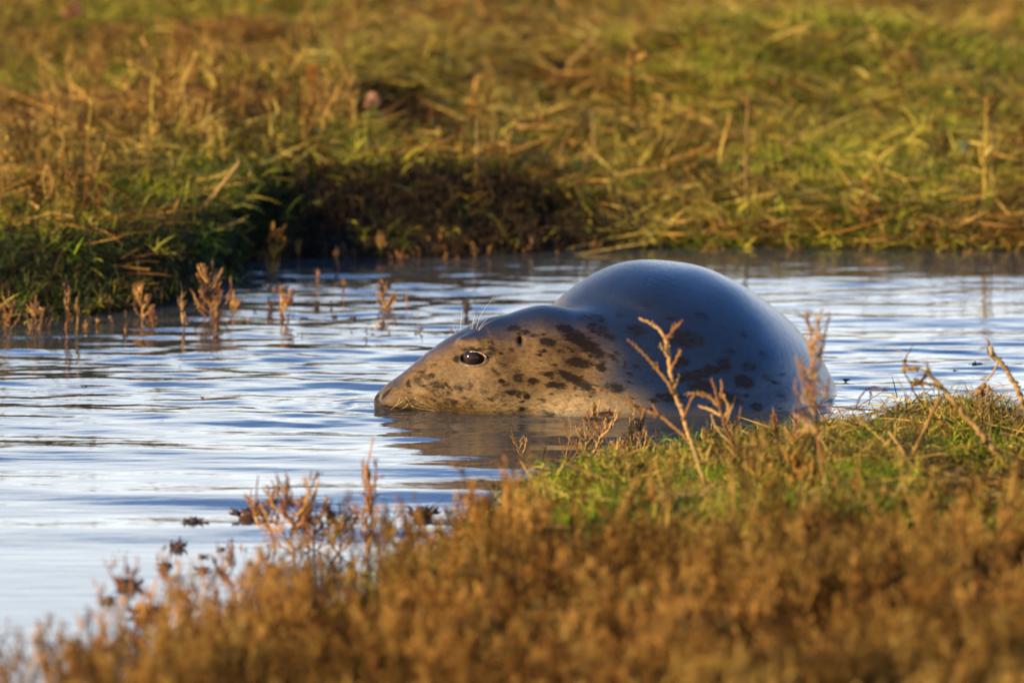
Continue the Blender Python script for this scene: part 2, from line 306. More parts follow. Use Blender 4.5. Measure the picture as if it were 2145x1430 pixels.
def seal_sdf(x, y, z):
    p = (x, y, z)
    ch = [(-.200, .007, .0170, .88), (-.180, .011, .0290, .90), (-.143, .019, .0440, .92), (-.106, .030, .0600, .92), (-.065, .041, .0760, .92), (-.020, .050, .0900, .94), (.050, .056, .1000, 1.0), (.130, .045, .105, 1.0)]
    d = None
    for (x0, z0, r0, s0), (x1, z1, r1, s1) in zip(ch, ch[1:]):
        y0 = HY+max(0, x0)*0.25; y1 = HY+max(0, x1)*0.25
        c = rcone(p, (x0, y0, z0), (x1, y1, z1), r0, r1, (s0+s1)/2)
        d = c if d is None else smin(d, c, 0.012)
    # cheeks and muzzle pads
    d = smin(d, ell(p, (-.168, HY-0.014, .012), (.032, .026, .026)), 0.012)
    d = smin(d, ell(p, (-.02, HY-0.030, .020), (.09, .065, .055)), 0.03)
    # brow ridge
    d = smin(d, ell(p, (EYE[0]+0.006, EYE[1]+0.016, EYE[2]+0.022), (.030, .015, .012)), 0.014)
    body = ell(p, (.235, .270, -.055), (.250, .300, .262))
    body = smin(body, ell(p, (.322, .275, -.060), (.206, .300, .196)), 0.04)
    body = smin(body, rcone(p, (.30, .45, -.10), (.22, 1.05, -.17), .20, .075, 1.0), 0.08)
    body = smin(body, ell(p, (.16, .10, -.03), (.19, .15, .135)), 0.05)
    d = smin(d, body, 0.024)
    # soft skin folds on the neck
    d = d+0.0025*np.exp(-((x-0.10-0.35*z)/0.012)**2)*np.exp(-((z-0.13)/0.03)**2)
    # shoulder swell, the fold between neck and back, faint unevenness of the blubber
    fx = (x-.125)/.10; fz = .158-.020*np.clip(fx, 0, 2)**1.5-.03*np.clip(-fx, 0, 1); m_ = np.exp(-((x-.165)/.075)**2)
    d = d+.0030*m_*np.exp(-((z-fz)/.012)**2)-.0022*m_*np.exp(-((z-fz-.026)/.020)**2)
    far_b = sstep(.08, .2, x)
    d = d-far_b*(.0022*np.sin(x*23+z*14+1.0)*np.sin(z*19-x*9)+.0011*np.sin(x*47-z*33)*np.sin(z*41+y*21))
    # eye socket opening (almond), lids
    ex, ey, ez = x-EYE[0], y-EYE[1], z-EYE[2]
    tilt = -0.06; ex2 = ex*math.cos(tilt)+ez*math.sin(tilt); ez2 = -ex*math.sin(tilt)+ez*math.cos(tilt)
    alm = ell((ex2, ey+0.004, ez2), (0, 0, 0), (.0198, .026, .0092))
    near = (np.abs(ey) < 0.05)
    lid = np.abs(alm)-0.0030
    dl = smax(lid, np.abs(d)-0.0022, 0.003)
    d = np.where(near, smin(d, dl, 0.004), d)
    d = np.where(near, smax(d, -alm, 0.004), d)
    # hollow in front of the eye, ear opening, nostril slit, mouth line
    e = P(1090, 716, HY-0.09); d = smax(d, -ell(p, (e[0], e[1]+0.010, e[2]), (.0045, .030, .0075)), 0.006)
    n0 = P(797, 833, HY-0.02); n1 = P(817, 815, HY-0.03); d = smax(d, -rcone(p, n0, n1, .0042, .0034), 0.004)
    m0 = P(800, 851, HY-0.03); m1 = P(838, 857, HY-0.055); m2 = P(872, 856, HY-.06); d = smax(d, -rcone(p, m0, m1, .0026, .0026), 0.004); d = smax(d, -rcone(p, m1, m2, .0026, .0018), 0.004)
    # shallow skin creases: behind the eye, round the throat, brow
    for c0, c1, rad in (((1035, 765), (1060, 800), .0016), ((1180, 860), (1225, 780), .002), ((955, 765), (930, 800), .0016), ((975, 712), (1020, 700), .0018), ((905, 835), (930, 800), .0022)):
        q0 = P(*c0, HY-.07); q1 = P(*c1, HY-.07); tt = np.clip(((x-q0[0])*(q1[0]-q0[0])+(z-q0[2])*(q1[2]-q0[2]))/((q1[0]-q0[0])**2+(q1[2]-q0[2])**2), 0, 1)
        dd = np.hypot(x-q0[0]-tt*(q1[0]-q0[0]), z-q0[2]-tt*(q1[2]-q0[2])); d = d+rad*.7*np.exp(-(dd/(rad*2.2))**2)*(y < HY+.02)
    return d
def surface_nets(xs, ys, zs, f):
    nx, ny, nz = len(xs), len(ys), len(zs)
    X = xs[:, None, None].astype(np.float32); Y = ys[None, :, None].astype(np.float32); Z = zs[None, None, :].astype(np.float32)
    D = np.empty((nx, ny, nz), np.float32); st = 24
    for i in range(0, nx, st):
        D[i:i+st] = f(np.broadcast_to(X[i:i+st], (len(X[i:i+st]), ny, nz)), np.broadcast_to(Y, (len(X[i:i+st]), ny, nz)), np.broadcast_to(Z, (len(X[i:i+st]), ny, nz)))
    S = D < 0
    cnt = np.zeros((nx-1, ny-1, nz-1), np.int8)
    for a in (0, 1):
        for b_ in (0, 1):
            for c in (0, 1): cnt += S[a:nx-1+a, b_:ny-1+b_, c:nz-1+c]
    act = (cnt > 0) & (cnt < 8); idx = np.full(act.shape, -1, np.int32); I, J, K = np.nonzero(act); idx[I, J, K] = np.arange(len(I))
    pos = np.zeros((len(I), 3)); wsum = np.zeros(len(I)); G3 = (xs, ys, zs)
    C = [(a, b_, c) for a in (0, 1) for b_ in (0, 1) for c in (0, 1)]
    for u in C:
        for v in C:
            if sum(v)-sum(u) != 1 or any(v[q] < u[q] for q in range(3)): continue
            d0 = D[I+u[0], J+u[1], K+u[2]]; d1 = D[I+v[0], J+v[1], K+v[2]]; cr = (d0 < 0) != (d1 < 0)
            t = np.where(cr, d0/(d0-d1+1e-12), 0)
            for q, (g, base) in enumerate(zip(G3, (I, J, K))):
                A = g[base+u[q]]; B = g[base+v[q]]; pos[:, q] += np.where(cr, A+(B-A)*t, 0)
            wsum += cr
    pos /= wsum[:, None]
    faces = []
    for ax in range(3):
        sl0 = [slice(1, n-1) for n in (nx, ny, nz)]; sl0[ax] = slice(0, (nx, ny, nz)[ax]-1); sl1 = list(sl0); sl1[ax] = slice(1, (nx, ny, nz)[ax])
        a = S[tuple(sl0)]; b_ = S[tuple(sl1)]; cr = np.nonzero(a != b_)
        off = [1, 1, 1]; off[ax] = 0; ii = [cr[q]+off[q] for q in range(3)]; inside = a[cr]
        u, v = [(1, 2), (2, 0), (0, 1)][ax]
        def cell(du, dv):
            q = [ii[0].copy(), ii[1].copy(), ii[2].copy()]; q[u] -= du; q[v] -= dv; return idx[q[0], q[1], q[2]]
        quad = np.stack([cell(1, 1), cell(0, 1), cell(0, 0), cell(1, 0)], -1)
        quad[~inside] = quad[~inside][:, ::-1]; faces.append(quad)
    return pos, np.concatenate(faces)
xs = np.concatenate([np.arange(-.235, .035, .0022), np.arange(.035, .56, .006)])
ysn = np.concatenate([np.arange(-.10, -.03, .006), np.arange(-.03, .07, .0022), np.arange(.07, 1.20, .009)])
zs = np.concatenate([np.arange(-.20, -.02, .010), np.arange(-.02, .15, .0022), np.arange(.15, .24, .005)])
sv, sf = surface_nets(xs, ysn, zs, seal_sdf)
def grad(v, e=0.0015):
    g = np.stack([seal_sdf(*(v+np.eye(3)[i]*e).T)-seal_sdf(*(v-np.eye(3)[i]*e).T) for i in range(3)], -1)/(2*e); return g
for _ in range(2):
    g = grad(sv); d = seal_sdf(*sv.T); gl = (g*g).sum(1)+1e-6
    sv = sv-np.clip(d/gl, -.004, .004)[:, None]*g
ed_ = np.concatenate([sf[:, [0, 1]], sf[:, [1, 2]], sf[:, [2, 3]], sf[:, [3, 0]]]); wt_ = sstep(.07, .12, sv[:, 0])[:, None]
cn_ = np.bincount(ed_[:, 0], minlength=len(sv))+np.bincount(ed_[:, 1], minlength=len(sv))
for _ in range(5):
    av_ = np.stack([np.bincount(ed_[:, 0], sv[ed_[:, 1], k], len(sv))+np.bincount(ed_[:, 1], sv[ed_[:, 0], k], len(sv)) for k in range(3)], -1)/cn_[:, None]
    sv = sv+(av_-sv)*wt_*.6
seal_me = mesh_np("body", sv, sf)
nrm = grad(sv, 0.004); nrm /= np.linalg.norm(nrm, axis=1)[:, None]+1e-9
ppx, ppy = project(sv)
def surf_at(px, py):
    """nearest point of the camera-side skin to a measured position"""
    m = (nrm[:, 1] < 0.25) & (sv[:, 2] > -0.01); q = np.where(m, (ppx-px)**2+(ppy-py)**2, 1e9); i = int(np.argmin(q+sv[:, 1]*0)); return sv[i], nrm[i]
SPOTS = [(807, 826, 15, 3, -48, 1.3), (789, 832, 8, 16, -30, .75), (830, 856, 34, 3, 5, 1.1), (1014, 718, 14, 10, 30, .6), (992, 732, 30, 5, 0, .8), (958, 752, 9, 6, 0, .9), (1030, 735, 12, 12, 40, .8), (968, 757, 6, 4, 0, .7), (1022, 748, 5, 4, 0, .6), (1240, 665, 30, 8, 12, .7), (1275, 705, 14, 8, 20, .8), (1175, 735, 8, 5, 0, .6), (1130, 770, 10, 4, 0, .5), (1310, 770, 9, 5, 20, .5), (1060, 850, 14, 5, 0, .5), (985, 845, 16, 9, 0, .5),(1078, 688, 14, 6, 0, .8), (1095, 697, 14, 5, 0, .7), (1147, 716, 17, 8, 8, 1), (1118, 703, 10, 5, 0, .6), (1185, 688, 18, 9, 10, .9), (1205, 708, 24, 12, 15, 1), (1232, 724, 22, 14, 25, 1), (1252, 740, 14, 11, 30, 1),  # includes painted shade round the eye socket and dark nostril and mouth lines
 (1217, 758, 27, 9, 8, 1), (1260, 770, 11, 8, 20, 1), (1282, 748, 10, 5, 30, .8), (1150, 783, 15, 5, 0, .9), (1200, 790, 28, 9, 25, 1), (1222, 806, 26, 8, 30, 1), (1165, 806, 26, 6, 5, .9), (1086, 792, 13, 9, 0, .8), (1118, 799, 13, 6, 0, .9),
 (1078, 821, 20, 6, 5, .9), (1103, 829, 9, 4, 0, 1), (1060, 805, 10, 6, 0, .5), (1302, 734, 15, 7, 28, 1), (1286, 811, 20, 9, 5, .9), (1250, 690, 22, 10, 10, .8), (1335, 692, 22, 12, 10, .7), (1430, 712, 40, 15, 5, .8), (1426, 756, 17, 9, 10, .9),
 (1455, 786, 46, 9, -8, 1), (1517, 764, 14, 15, 10, .9), (1561, 798, 20, 12, 15, 1), (1493, 776, 22, 8, 0, .9), (1470, 812, 28, 14, 10, .8), (1520, 832, 32, 12, 15, .9), (1586, 852, 13, 9, 10, .9), (1400, 832, 30, 9, 0, .9), (1370, 836, 16, 6, 0, .7),
 (1350, 640, 14, 6, 10, .45), (1470, 660, 16, 7, 20, .5), (1400, 665, 12, 6, 0, .5), (1560, 700, 14, 7, 30, .5), (1520, 690, 10, 5, 20, .4), (1300, 660, 12, 6, 10, .55), (1600, 740, 12, 7, 40, .5), (1440, 610, 9, 4, 0, .4), (1570, 766, 20, 8, 10, .6), (1610, 790, 14, 7, 10, .6), (1265, 866, 24, 5, 0, .9), (1096, 858, 10, 5, 0, .8), (1152, 866, 12, 4, 0, .8), (1530, 738, 16, 7, 12, .5), (1380, 770, 12, 7, 0, .5), (1330, 855, 14, 5, 0, .5), (1640, 830, 14, 8, 20, .5),
 (1022, 722, 18, 15, 20, .55), (1010, 708, 14, 9, 0, .35), (920, 815, 26, 20, 30, .55), (945, 850, 38, 14, 0, .55), (892, 838, 22, 9, 0, .4), (880, 785, 18, 7, -35, .5), (905, 768, 10, 5, -40, .5), (855, 803, 5, 7, 0, .75), (1140, 753, 9, 5, 0, .4), (1060, 768, 10, 5, 0, .35), (990, 800, 9, 5, 0, .35), (975, 815, 9, 6, 0, .35), (1010, 820, 11, 5, 0, .4), (1035, 835, 9, 5, 0, .45)]
rs_ = np.random.default_rng(17)
for n_, bx, sx_, st_ in ((60, (1045, 1330, 690, 862), (3, 9), (.6, 1.05)), (16, (1320, 1640, 760, 862), (5, 12), (.5, .9)), (30, (850, 985, 785, 858), (5, 14), (.45, .8)), (16, (1000, 1100, 770, 850), (4, 9), (.4, .7))):
    for _ in range(n_):
        q_ = rs_.uniform(*sx_); SPOTS.append((rs_.uniform(*bx[:2]), rs_.uniform(*bx[2:]), q_, q_*rs_.uniform(.3, .6), rs_.normal(12, 12), rs_.uniform(*st_)))
spot = np.zeros(len(sv)); s_m = 0.746e-3
for (a, b_, rx, ry, an, st) in SPOTS:
    c, _n = surf_at(a, b_); t = math.radians(-an); dx = sv[:, 0]-c[0]; dz = sv[:, 2]-c[2]; dy = sv[:, 1]-c[1]
    u = (dx*math.cos(t)+dz*math.sin(t))/(rx*s_m); v = (-dx*math.sin(t)+dz*math.cos(t))/(ry*s_m)
    q = np.sqrt(u*u+v*v+(dy/(1.6*max(rx, ry)*s_m))**2); spot = np.maximum(spot, st*(1-sstep(0.5, 1.7, q)))
headm = 1-sstep(0.10, 0.27, sv[:, 0])
thr = 0.74*headm+0.22*(1-headm)
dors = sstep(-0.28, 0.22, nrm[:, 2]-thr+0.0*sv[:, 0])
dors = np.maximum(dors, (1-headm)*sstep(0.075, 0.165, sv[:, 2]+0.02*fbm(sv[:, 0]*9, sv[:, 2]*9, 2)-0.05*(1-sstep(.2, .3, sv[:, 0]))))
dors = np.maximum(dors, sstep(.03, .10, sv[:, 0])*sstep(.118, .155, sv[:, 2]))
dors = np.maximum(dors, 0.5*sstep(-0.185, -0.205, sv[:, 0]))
belly = (1-sstep(0.0, 0.06, sv[:, 2]+0.012*fbm(sv[:, 0]*20, sv[:, 2]*20, 2)))*sstep(-.08, .0, sv[:, 0])
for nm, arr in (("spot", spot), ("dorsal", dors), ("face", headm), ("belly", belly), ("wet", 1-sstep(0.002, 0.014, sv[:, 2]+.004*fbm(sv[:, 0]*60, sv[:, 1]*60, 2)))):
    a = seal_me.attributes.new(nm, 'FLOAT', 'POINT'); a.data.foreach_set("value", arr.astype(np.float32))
m_fur, nt, b = newmat("seal_fur"); L = nt.links
A = {k: N(nt, "ShaderNodeAttribute", attribute_name=k).outputs['Fac'] for k in ("spot", "dorsal", "face", "belly", "wet")}
tc = N(nt, "ShaderNodeTexCoord"); mp = N(nt, "ShaderNodeMapping"); mp.inputs['Scale'].default_value = (26, 26, 55); mp.inputs['Rotation'].default_value = (0, 0.30, 0); L.new(tc.outputs['Object'], mp.inputs[0])
nf = noise(nt, 3.2, 6, 0.72, mp.outputs[0]); nb = noise(nt, 16, 3, 0.6, tc.outputs['Object'])
mp2 = N(nt, "ShaderNodeMapping"); mp2.inputs['Scale'].default_value = (120, 120, 520); mp2.inputs['Rotation'].default_value = (0, 0.35, 0); L.new(tc.outputs['Object'], mp2.inputs[0]); nh = noise(nt, 1.6, 3, 0.7, mp2.outputs[0])
def math2(op, a_, b_, c_=None):
    n = N(nt, "ShaderNodeMath", operation=op)
    for i, s in enumerate((a_, b_, c_)):
        if s is None: continue
        if hasattr(s, 'is_output'): L.new(s, n.inputs[i])
        else: n.inputs[i].default_value = s
    return n.outputs[0]
sp = math2('MULTIPLY_ADD', nf.outputs[0], 2.3, math2('SUBTRACT', A['spot'], 1.32)); rs = ramp(nt, [(0.0, (0, 0, 0)), (0.62, (1, 1, 1))]); L.new(sp, rs.inputs[0])
spk = noise(nt, 3.4, 4, 0.7, mp.outputs[0]); rk = ramp(nt, [(0.44, (0, 0, 0)), (0.68, (1, 1, 1))]); L.new(spk.outputs[0], rk.inputs[0])
tan = ramp(nt, [(0.3, (.062, .031, .009)), (0.7, (.165, .094, .032))]); L.new(nb.outputs[0], tan.inputs[0])
flank = mixc(nt, nb.outputs[0], (.070, .060, .036), (.12, .098, .056))
c0 = mixc(nt, A['face'], flank, tan.outputs[0])
c0 = mixc(nt, math2('MULTIPLY', A['belly'], 0.55), c0, (.26, .185, .095))
c0 = mixc(nt, math2('MULTIPLY', math2('MULTIPLY', rk.outputs[0], A['face']), 0.75), c0, (.036, .021, .011))
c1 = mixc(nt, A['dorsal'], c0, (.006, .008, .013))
c2 = mixc(nt, math2('MULTIPLY', rs.outputs[0], 0.92), c1, (.008, .006, .005)); c2 = mixc(nt, math2('MULTIPLY', A['wet'], 0.5), c2, (.020, .014, .008))
hs = ramp(nt, [(0.3, (.72, .72, .72)), (0.7, (1.25, 1.25, 1.25))]); L.new(nh.outputs[0], hs.inputs[0])
mm = N(nt, "ShaderNodeMix", data_type='RGBA', blend_type='MULTIPLY'); mm.inputs[0].default_value = 1; L.new(c2, mm.inputs[6]); L.new(hs.outputs[0], mm.inputs[7]); L.new(mm.outputs[2], b.inputs['Base Color'])
ro = math2('MULTIPLY_ADD', nh.outputs[0], 0.16, math2('MULTIPLY_ADD', A['face'], 0.20, 0.14)); ro2 = math2('MULTIPLY_ADD', A['wet'], -0.22, ro); L.new(ro2, b.inputs['Roughness'])
L.new(math2('MULTIPLY', math2('MULTIPLY_ADD', A['dorsal'], 0.68, 0.12), math2('MULTIPLY_ADD', rs.outputs[0], -0.75, 1.0)), b.inputs['Specular IOR Level'])
bp = N(nt, "ShaderNodeBump"); bp.inputs['Strength'].default_value = 0.38; bp.inputs['Distance'].default_value = 0.0012; L.new(nh.outputs[0], bp.inputs['Height'])
bp2 = N(nt, "ShaderNodeBump"); bp2.inputs['Strength'].default_value = 0.34; bp2.inputs['Distance'].default_value = 0.004; L.new(nf.outputs[0], bp2.inputs['Height']); L.new(bp.outputs[0], bp2.inputs['Normal']); L.new(bp2.outputs[0], b.inputs['Normal'])
seal = thing("seal", "spotted grey seal resting its chin in the shallow pool, wet blue-sheened back", "seal", (0.1, 0.15, 0))
off = np.array(seal.location)
def child(name, me, mat, parent, label=None):
    o = link(name, me, mat, parent); o.location = (-parent_loc(parent)[0], -parent_loc(parent)[1], -parent_loc(parent)[2])
    if label: o['label'] = label
    return o
def parent_loc(p): return np.array(p.location) if p.type == 'EMPTY' and p.parent is None else np.zeros(3)
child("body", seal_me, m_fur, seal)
def sphere_mesh(name, c, r, nu=28, nv=18, sc3=(1, 1, 1)):
    v = []; f = []
    for j in range(nv+1):
        th = math.pi*j/nv
        for i in range(nu): ph = 2*math.pi*i/nu; v.append((c[0]+r*sc3[0]*math.sin(th)*math.cos(ph), c[1]+r*sc3[1]*math.sin(th)*math.sin(ph), c[2]+r*sc3[2]*math.cos(th)))
    for j in range(nv):
        for i in range(nu): i2 = (i+1) % nu; f.append((j*nu+i, (j+1)*nu+i, (j+1)*nu+i2, j*nu+i2))
    return mesh_np(name, np.array(v), f)
eyes, en = surf_at(1030, 749); eyel, _ = surf_at(958, 749)
ysurf = (eyes[1]+eyel[1])/2
m_eye, nt, b = newmat("dark_wet_eye"); b.inputs['Base Color'].default_value = (.014, .007, .004, 1); b.inputs['Roughness'].default_value = 0.07; b.inputs['IOR'].default_value = 1.34
ec = (EYE[0], ysurf+0.0182, EYE[2]-0.0012); child("eye", sphere_mesh("eye", ec, 0.0200), m_eye, seal, "glossy dark eye with a small sun glint")
m_lid, nt, b = newmat("eyelid_skin"); b.inputs['Base Color'].default_value = (.075, .042, .02, 1); b.inputs['Roughness'].default_value = 0.25
m_lid2, nt, b = newmat("dark_eyelid_skin"); b.inputs['Base Color'].default_value = (.012, .008, .006, 1); b.inputs['Roughness'].default_value = 0.25
for nm_, mt_, a0, a1, rr_, r_ in (("eyelid", m_lid, math.pi*1.02, math.pi*2.0, .0008, 1.12), ("eyelid", m_lid2, -.1, math.pi*1.05, .0012, 1.02)):
    pts_ = []
    for an_ in np.linspace(a0, a1, 22):
        lx, lz = .0205*r_*math.cos(an_), .0096*r_*math.sin(an_)*1.06; lx, lz = lx*math.cos(.06)-lz*math.sin(-.06)*-1, lz+lx*math.sin(.06)*1.0
        q_ = (sv[:, 0]-EYE[0]-lx)**2+(sv[:, 2]-EYE[2]-lz)**2+np.where(nrm[:, 1] < .1, 0, 1); pts_.append((EYE[0]+lx, float(np.sort(sv[np.argsort(q_)[:6], 1])[0]), EYE[2]+lz))
    pts_ = np.array(pts_); pts_[1:-1, 1] = (pts_[:-2, 1]+pts_[1:-1, 1]+pts_[2:, 1])/3; mb_ = MB(); mb_.tube(pts_, np.full(22, rr_), 6); child(nm_, mb_.mesh("eyelid", True), mt_, seal)
m_wet, nt, b = newmat("tear_wet_skin"); b.inputs['Base Color'].default_value = (.10, .07, .04, 1); b.inputs['Roughness'].default_value = 0.04; b.inputs['Coat Weight'].default_value = 1.0; b.inputs['Coat Roughness'].default_value = 0.03
for (a, b_, r) in ((968, 768, .0030), (975, 770, .0022), (962, 762, .0018), (963, 742, .0015), (972, 739, .0013)):
    c, n = surf_at(a, b_); child("tear_drop", sphere_mesh("tear_drop", c-n*r*0.3, r, 10, 8, (1.3, .6, .7)), m_wet, seal)
m_whisk, nt, b = newmat("whisker_hair"); b.inputs['Base Color'].default_value = (.42, .36, .24, 1); b.inputs['Roughness'].default_value = 0.4
def whisker(pts, Y, r, name="whisker"):
    q = [P(a, b_, Y+k*dy_) for k, (a, b_) in enumerate(pts) for dy_ in (0.004,)]; q = np.array(q); t = np.linspace(0, 1, len(q)); tt = np.linspace(0, 1, 9)
    qq = np.stack([np.interp(tt, t, q[:, i]) for i in range(3)], -1); qq[1:-1] = (qq[:-2]+2*qq[1:-1]+qq[2:])/4
    m = MB(); m.tube(qq, np.linspace(r, r*0.3, 9), 4); child(name, m.mesh("whisker", True), m_whisk, seal)
for pts in ([(998, 690), (1003, 668), (1016, 644), (1034, 624)], [(1002, 690), (1015, 672), (1030, 661), (1050, 655)], [(1003, 692), (1016, 678), (1040, 668)], [(986, 690), (987, 682), (986, 678)], [(989, 690), (992, 668), (995, 656)], [(955, 698), (951, 688), (948, 682)], [(965, 692), (966, 664), (968, 645)]):
    whisker(pts, HY-0.055, 0.00034, "brow_whisker")
for pts in ([(862, 850), (880, 856), (912, 860), (945, 866)], [(875, 838), (878, 836), (884, 838)], [(842, 840), (836, 845), (828, 850)], [(855, 845), (850, 852), (840, 856)], [(868, 834), (884, 842), (902, 852)], [(850, 830), (856, 840), (866, 856)], [(838, 834), (832, 846), (818, 858)], [(880, 842), (900, 850), (926, 858)], [(870, 846), (880, 850), (896, 855)]):
    whisker(pts, HY-0.06, 0.0004)

# silhouette report for tuning
m = sv[:, 2] > 0
for X_, T in ((785, 832), (800, 808), (830, 785), (880, 752), (930, 715), (985, 682), (1040, 657), (1100, 643), (1150, 637), (1170, 610), (1215, 582), (1260, 562), (1310, 549), (1370, 543), (1420, 548), (1480, 562), (1540, 588), (1600, 625), (1650, 668), (1690, 715), (1720, 750), (1745, 795), (1760, 830)):
    q = m & (np.abs(ppx-X_) < 5); print("SIL", X_, T, round(float(ppy[q].min())) if q.any() else None)
q = m & (sv[:, 2] < 0.006) & (nrm[:, 1] < 0); print("WL", [(c, round(float(ppy[q & (np.abs(ppx-c) < 8)].max()))) for c in range(800, 1760, 80) if (q & (np.abs(ppx-c) < 8)).any()])
#PLANTS
# ------------------------------------------------------------------ ground plants, scattered as uncountable cover
def Gt(px, py):
    p = G(px, py, 0.05)
    for _ in range(12):
        z = max(float(height(p[0], p[1])), 0.0); p = G(px, py, z*0.5+p[2]*0.5)
    return p
def unit(v): return v/(np.linalg.norm(v)+1e-9)
def variants(prefix, n, fn, mat):
    c = bpy.data.collections.new(prefix)
    for i in range(n):
        mb = MB(); fn(mb, np.random.default_rng(1000+i*7+len(prefix))); me = mb.mesh(prefix+"_shape"); me.materials.append(mat[i % len(mat)] if isinstance(mat, list) else mat)
        o = bpy.data.objects.new("%s.%03d" % (prefix, i), me); c.objects.link(o)
    return c, n
def scatter(name, label, cat, pts, var, rng, smin_, smax_, tilt=0.25, stuff=True):
    c, n = var; me = bpy.data.meshes.new(name); me.from_pydata([tuple(p) for p in pts], [], [])
    m = len(pts); rot = np.stack([rng.normal(0, tilt, m), rng.normal(0, tilt, m), rng.uniform(0, 6.28, m)], -1)
    for nm, ty, ar, key in (("rot", 'FLOAT_VECTOR', rot, "vector"), ("scl", 'FLOAT', rng.uniform(smin_, smax_, m), "value"), ("idx", 'INT', rng.integers(0, n, m), "value")):
        a = me.attributes.new(nm, ty, 'POINT'); a.data.foreach_set(key, np.ascontiguousarray(ar).astype(np.int32 if ty == 'INT' else np.float32).ravel())
    o = link(name, me); tag(o, label, cat, kind='stuff')
    g = bpy.data.node_groups.new(name, 'GeometryNodeTree'); g.interface.new_socket("Geometry", in_out='INPUT', socket_type='NodeSocketGeometry'); g.interface.new_socket("Geometry", in_out='OUTPUT', socket_type='NodeSocketGeometry')
    gi = g.nodes.new('NodeGroupInput'); go = g.nodes.new('NodeGroupOutput'); ip = g.nodes.new('GeometryNodeInstanceOnPoints'); ci = g.nodes.new('GeometryNodeCollectionInfo')
    ci.inputs['Collection'].default_value = c; ci.inputs['Separate Children'].default_value = True; ci.inputs['Reset Children'].default_value = True
    def na(nm, dt): q = g.nodes.new('GeometryNodeInputNamedAttribute'); q.data_type = dt; q.inputs['Name'].default_value = nm; return q.outputs['Attribute']
    g.links.new(gi.outputs[0], ip.inputs['Points']); g.links.new(ci.outputs[0], ip.inputs['Instance']); ip.inputs['Pick Instance'].default_value = True
    g.links.new(na("idx", 'INT'), ip.inputs['Instance Index']); g.links.new(na("rot", 'FLOAT_VECTOR'), ip.inputs['Rotation']); g.links.new(na("scl", 'FLOAT'), ip.inputs['Scale'])
    g.links.new(ip.outputs[0], go.inputs[0]); md = o.modifiers.new("scatter", 'NODES'); md.node_group = g
    return o
def tuft(mb, r, n=26, L=(.03, .075), w=(.0018, .0035), lean=(0.2, 1.0), droop=(.3, 1.6), spread=.02):
    for i in range(n):
        a = r.uniform(0, 6.28); ln = r.uniform(*lean); d = np.array([math.cos(a)*math.sin(ln), math.sin(a)*math.sin(ln), math.cos(ln)])
        p = np.array([r.normal(0, spread), r.normal(0, spread), -0.004]); s = unit(np.array([-d[1], d[0], r.normal(0, .5)])+r.normal(0, .3, 3)); mb.blade(p, d, r.uniform(*L), r.uniform(*w), r.uniform(*droop), s)
def litter(mb, r, n=16):
    for i in range(n):
        a = r.normal(0, 0.55)+(math.pi if r.random() < .5 else 0); ln = r.uniform(1.2, 1.6); d = np.array([math.cos(a)*math.sin(ln), math.sin(a)*math.sin(ln), math.cos(ln)])
        p = np.array([r.normal(0, .03), r.normal(0, .03), r.uniform(.003, .03)]); s = unit(np.cross(d, [0, r.normal(), 1])); mb.blade(p, d, r.uniform(.04, .13), r.uniform(.002, .004), r.uniform(-.1, .5), s)
def fluffy(mb, r, nst=6, H=(.07, .14), leaf=(.006, .012), dens=11, spread=.03):
    for i in range(nst):
        h = r.uniform(*H); p = np.array([r.normal(0, spread), r.normal(0, spread), -.01]); d = unit(np.array([r.normal(0, .22), r.normal(0, .22), 1]))
        pts = [p+d*h*t+np.array([r.normal(0, .003), r.normal(0, .003), 0]) for t in np.linspace(0, 1, 5)]; mb.tube(pts, np.linspace(.0014, .0006, 5), 3, False)
        for k in range(int(10*h/.1)):
            t = r.uniform(.2, 1); q = p+d*h*t; a = r.uniform(0, 6.28); bd = unit(np.array([math.cos(a)*.5, math.sin(a)*.5, 1.0])); bl = h*(.13+.20*(1-t))
            for j in range(dens):
                u = j/dens; lp = q+bd*bl*u; ld = unit(bd+r.normal(0, .6, 3)); mb.spindle(lp, ld, r.uniform(*leaf), r.uniform(.0007, .0014))
def weed(mb, r, H=(.08, .18), n=3, clump=9):
    for i in range(n):
        h = r.uniform(*H); p = np.array([r.normal(0, .02), r.normal(0, .02), -.01]); d = unit(np.array([r.normal(0, .15), r.normal(0, .15), 1]))
        pts = [p+d*h*t+np.array([r.normal(0, .004), r.normal(0, .004), 0])*(t > 0) for t in np.linspace(0, 1, 6)]; mb.tube(pts, np.linspace(.0020, .0009, 6), 3, False)
        for k in range(5):
            t = r.uniform(.35, 1); q = p+d*h*t; a = r.uniform(0, 6.28); bd = unit(np.array([math.cos(a)*.5, math.sin(a)*.5, 1.0])); bl = r.uniform(.01, .035)
            mb.tube([q, q+bd*bl], [.001, .0007], 3, False)
            for j in range(clump): mb.spindle(q+bd*bl*r.uniform(.3, 1.1), unit(bd+r.normal(0, .7, 3)), r.uniform(.004, .009), r.uniform(.0012, .0024))
def mossy(mb, r):
    for i in range(46):
        a = r.uniform(0, 6.28); ln = r.uniform(.1, 1.3); d = np.array([math.cos(a)*math.sin(ln), math.sin(a)*math.sin(ln), math.cos(ln)]); p = np.array([r.normal(0, .018), r.normal(0, .018), -.003])
        mb.blade(p, d, r.uniform(.012, .032), r.uniform(.0012, .0024), r.uniform(.2, 2.2), unit(np.array([-d[1], d[0], .2])+r.normal(0, .3, 3)), 2)
V_far = variants("grass_tuft", 8, lambda m, r: tuft(m, r, 28, (.028, .062), (.0018, .0035), (.45, 1.35), (.2, 1.5), .025), M_grass)
V_far2 = variants("straw_litter", 6, litter, M_straw)
M_fweed = plant_mat("far_brown_weed", [(0.0, (.03, .012, .004)), (0.4, (.12, .056, .014)), (0.75, (.24, .125, .030)), (1.0, (.38, .23, .06))], trans=0.1)
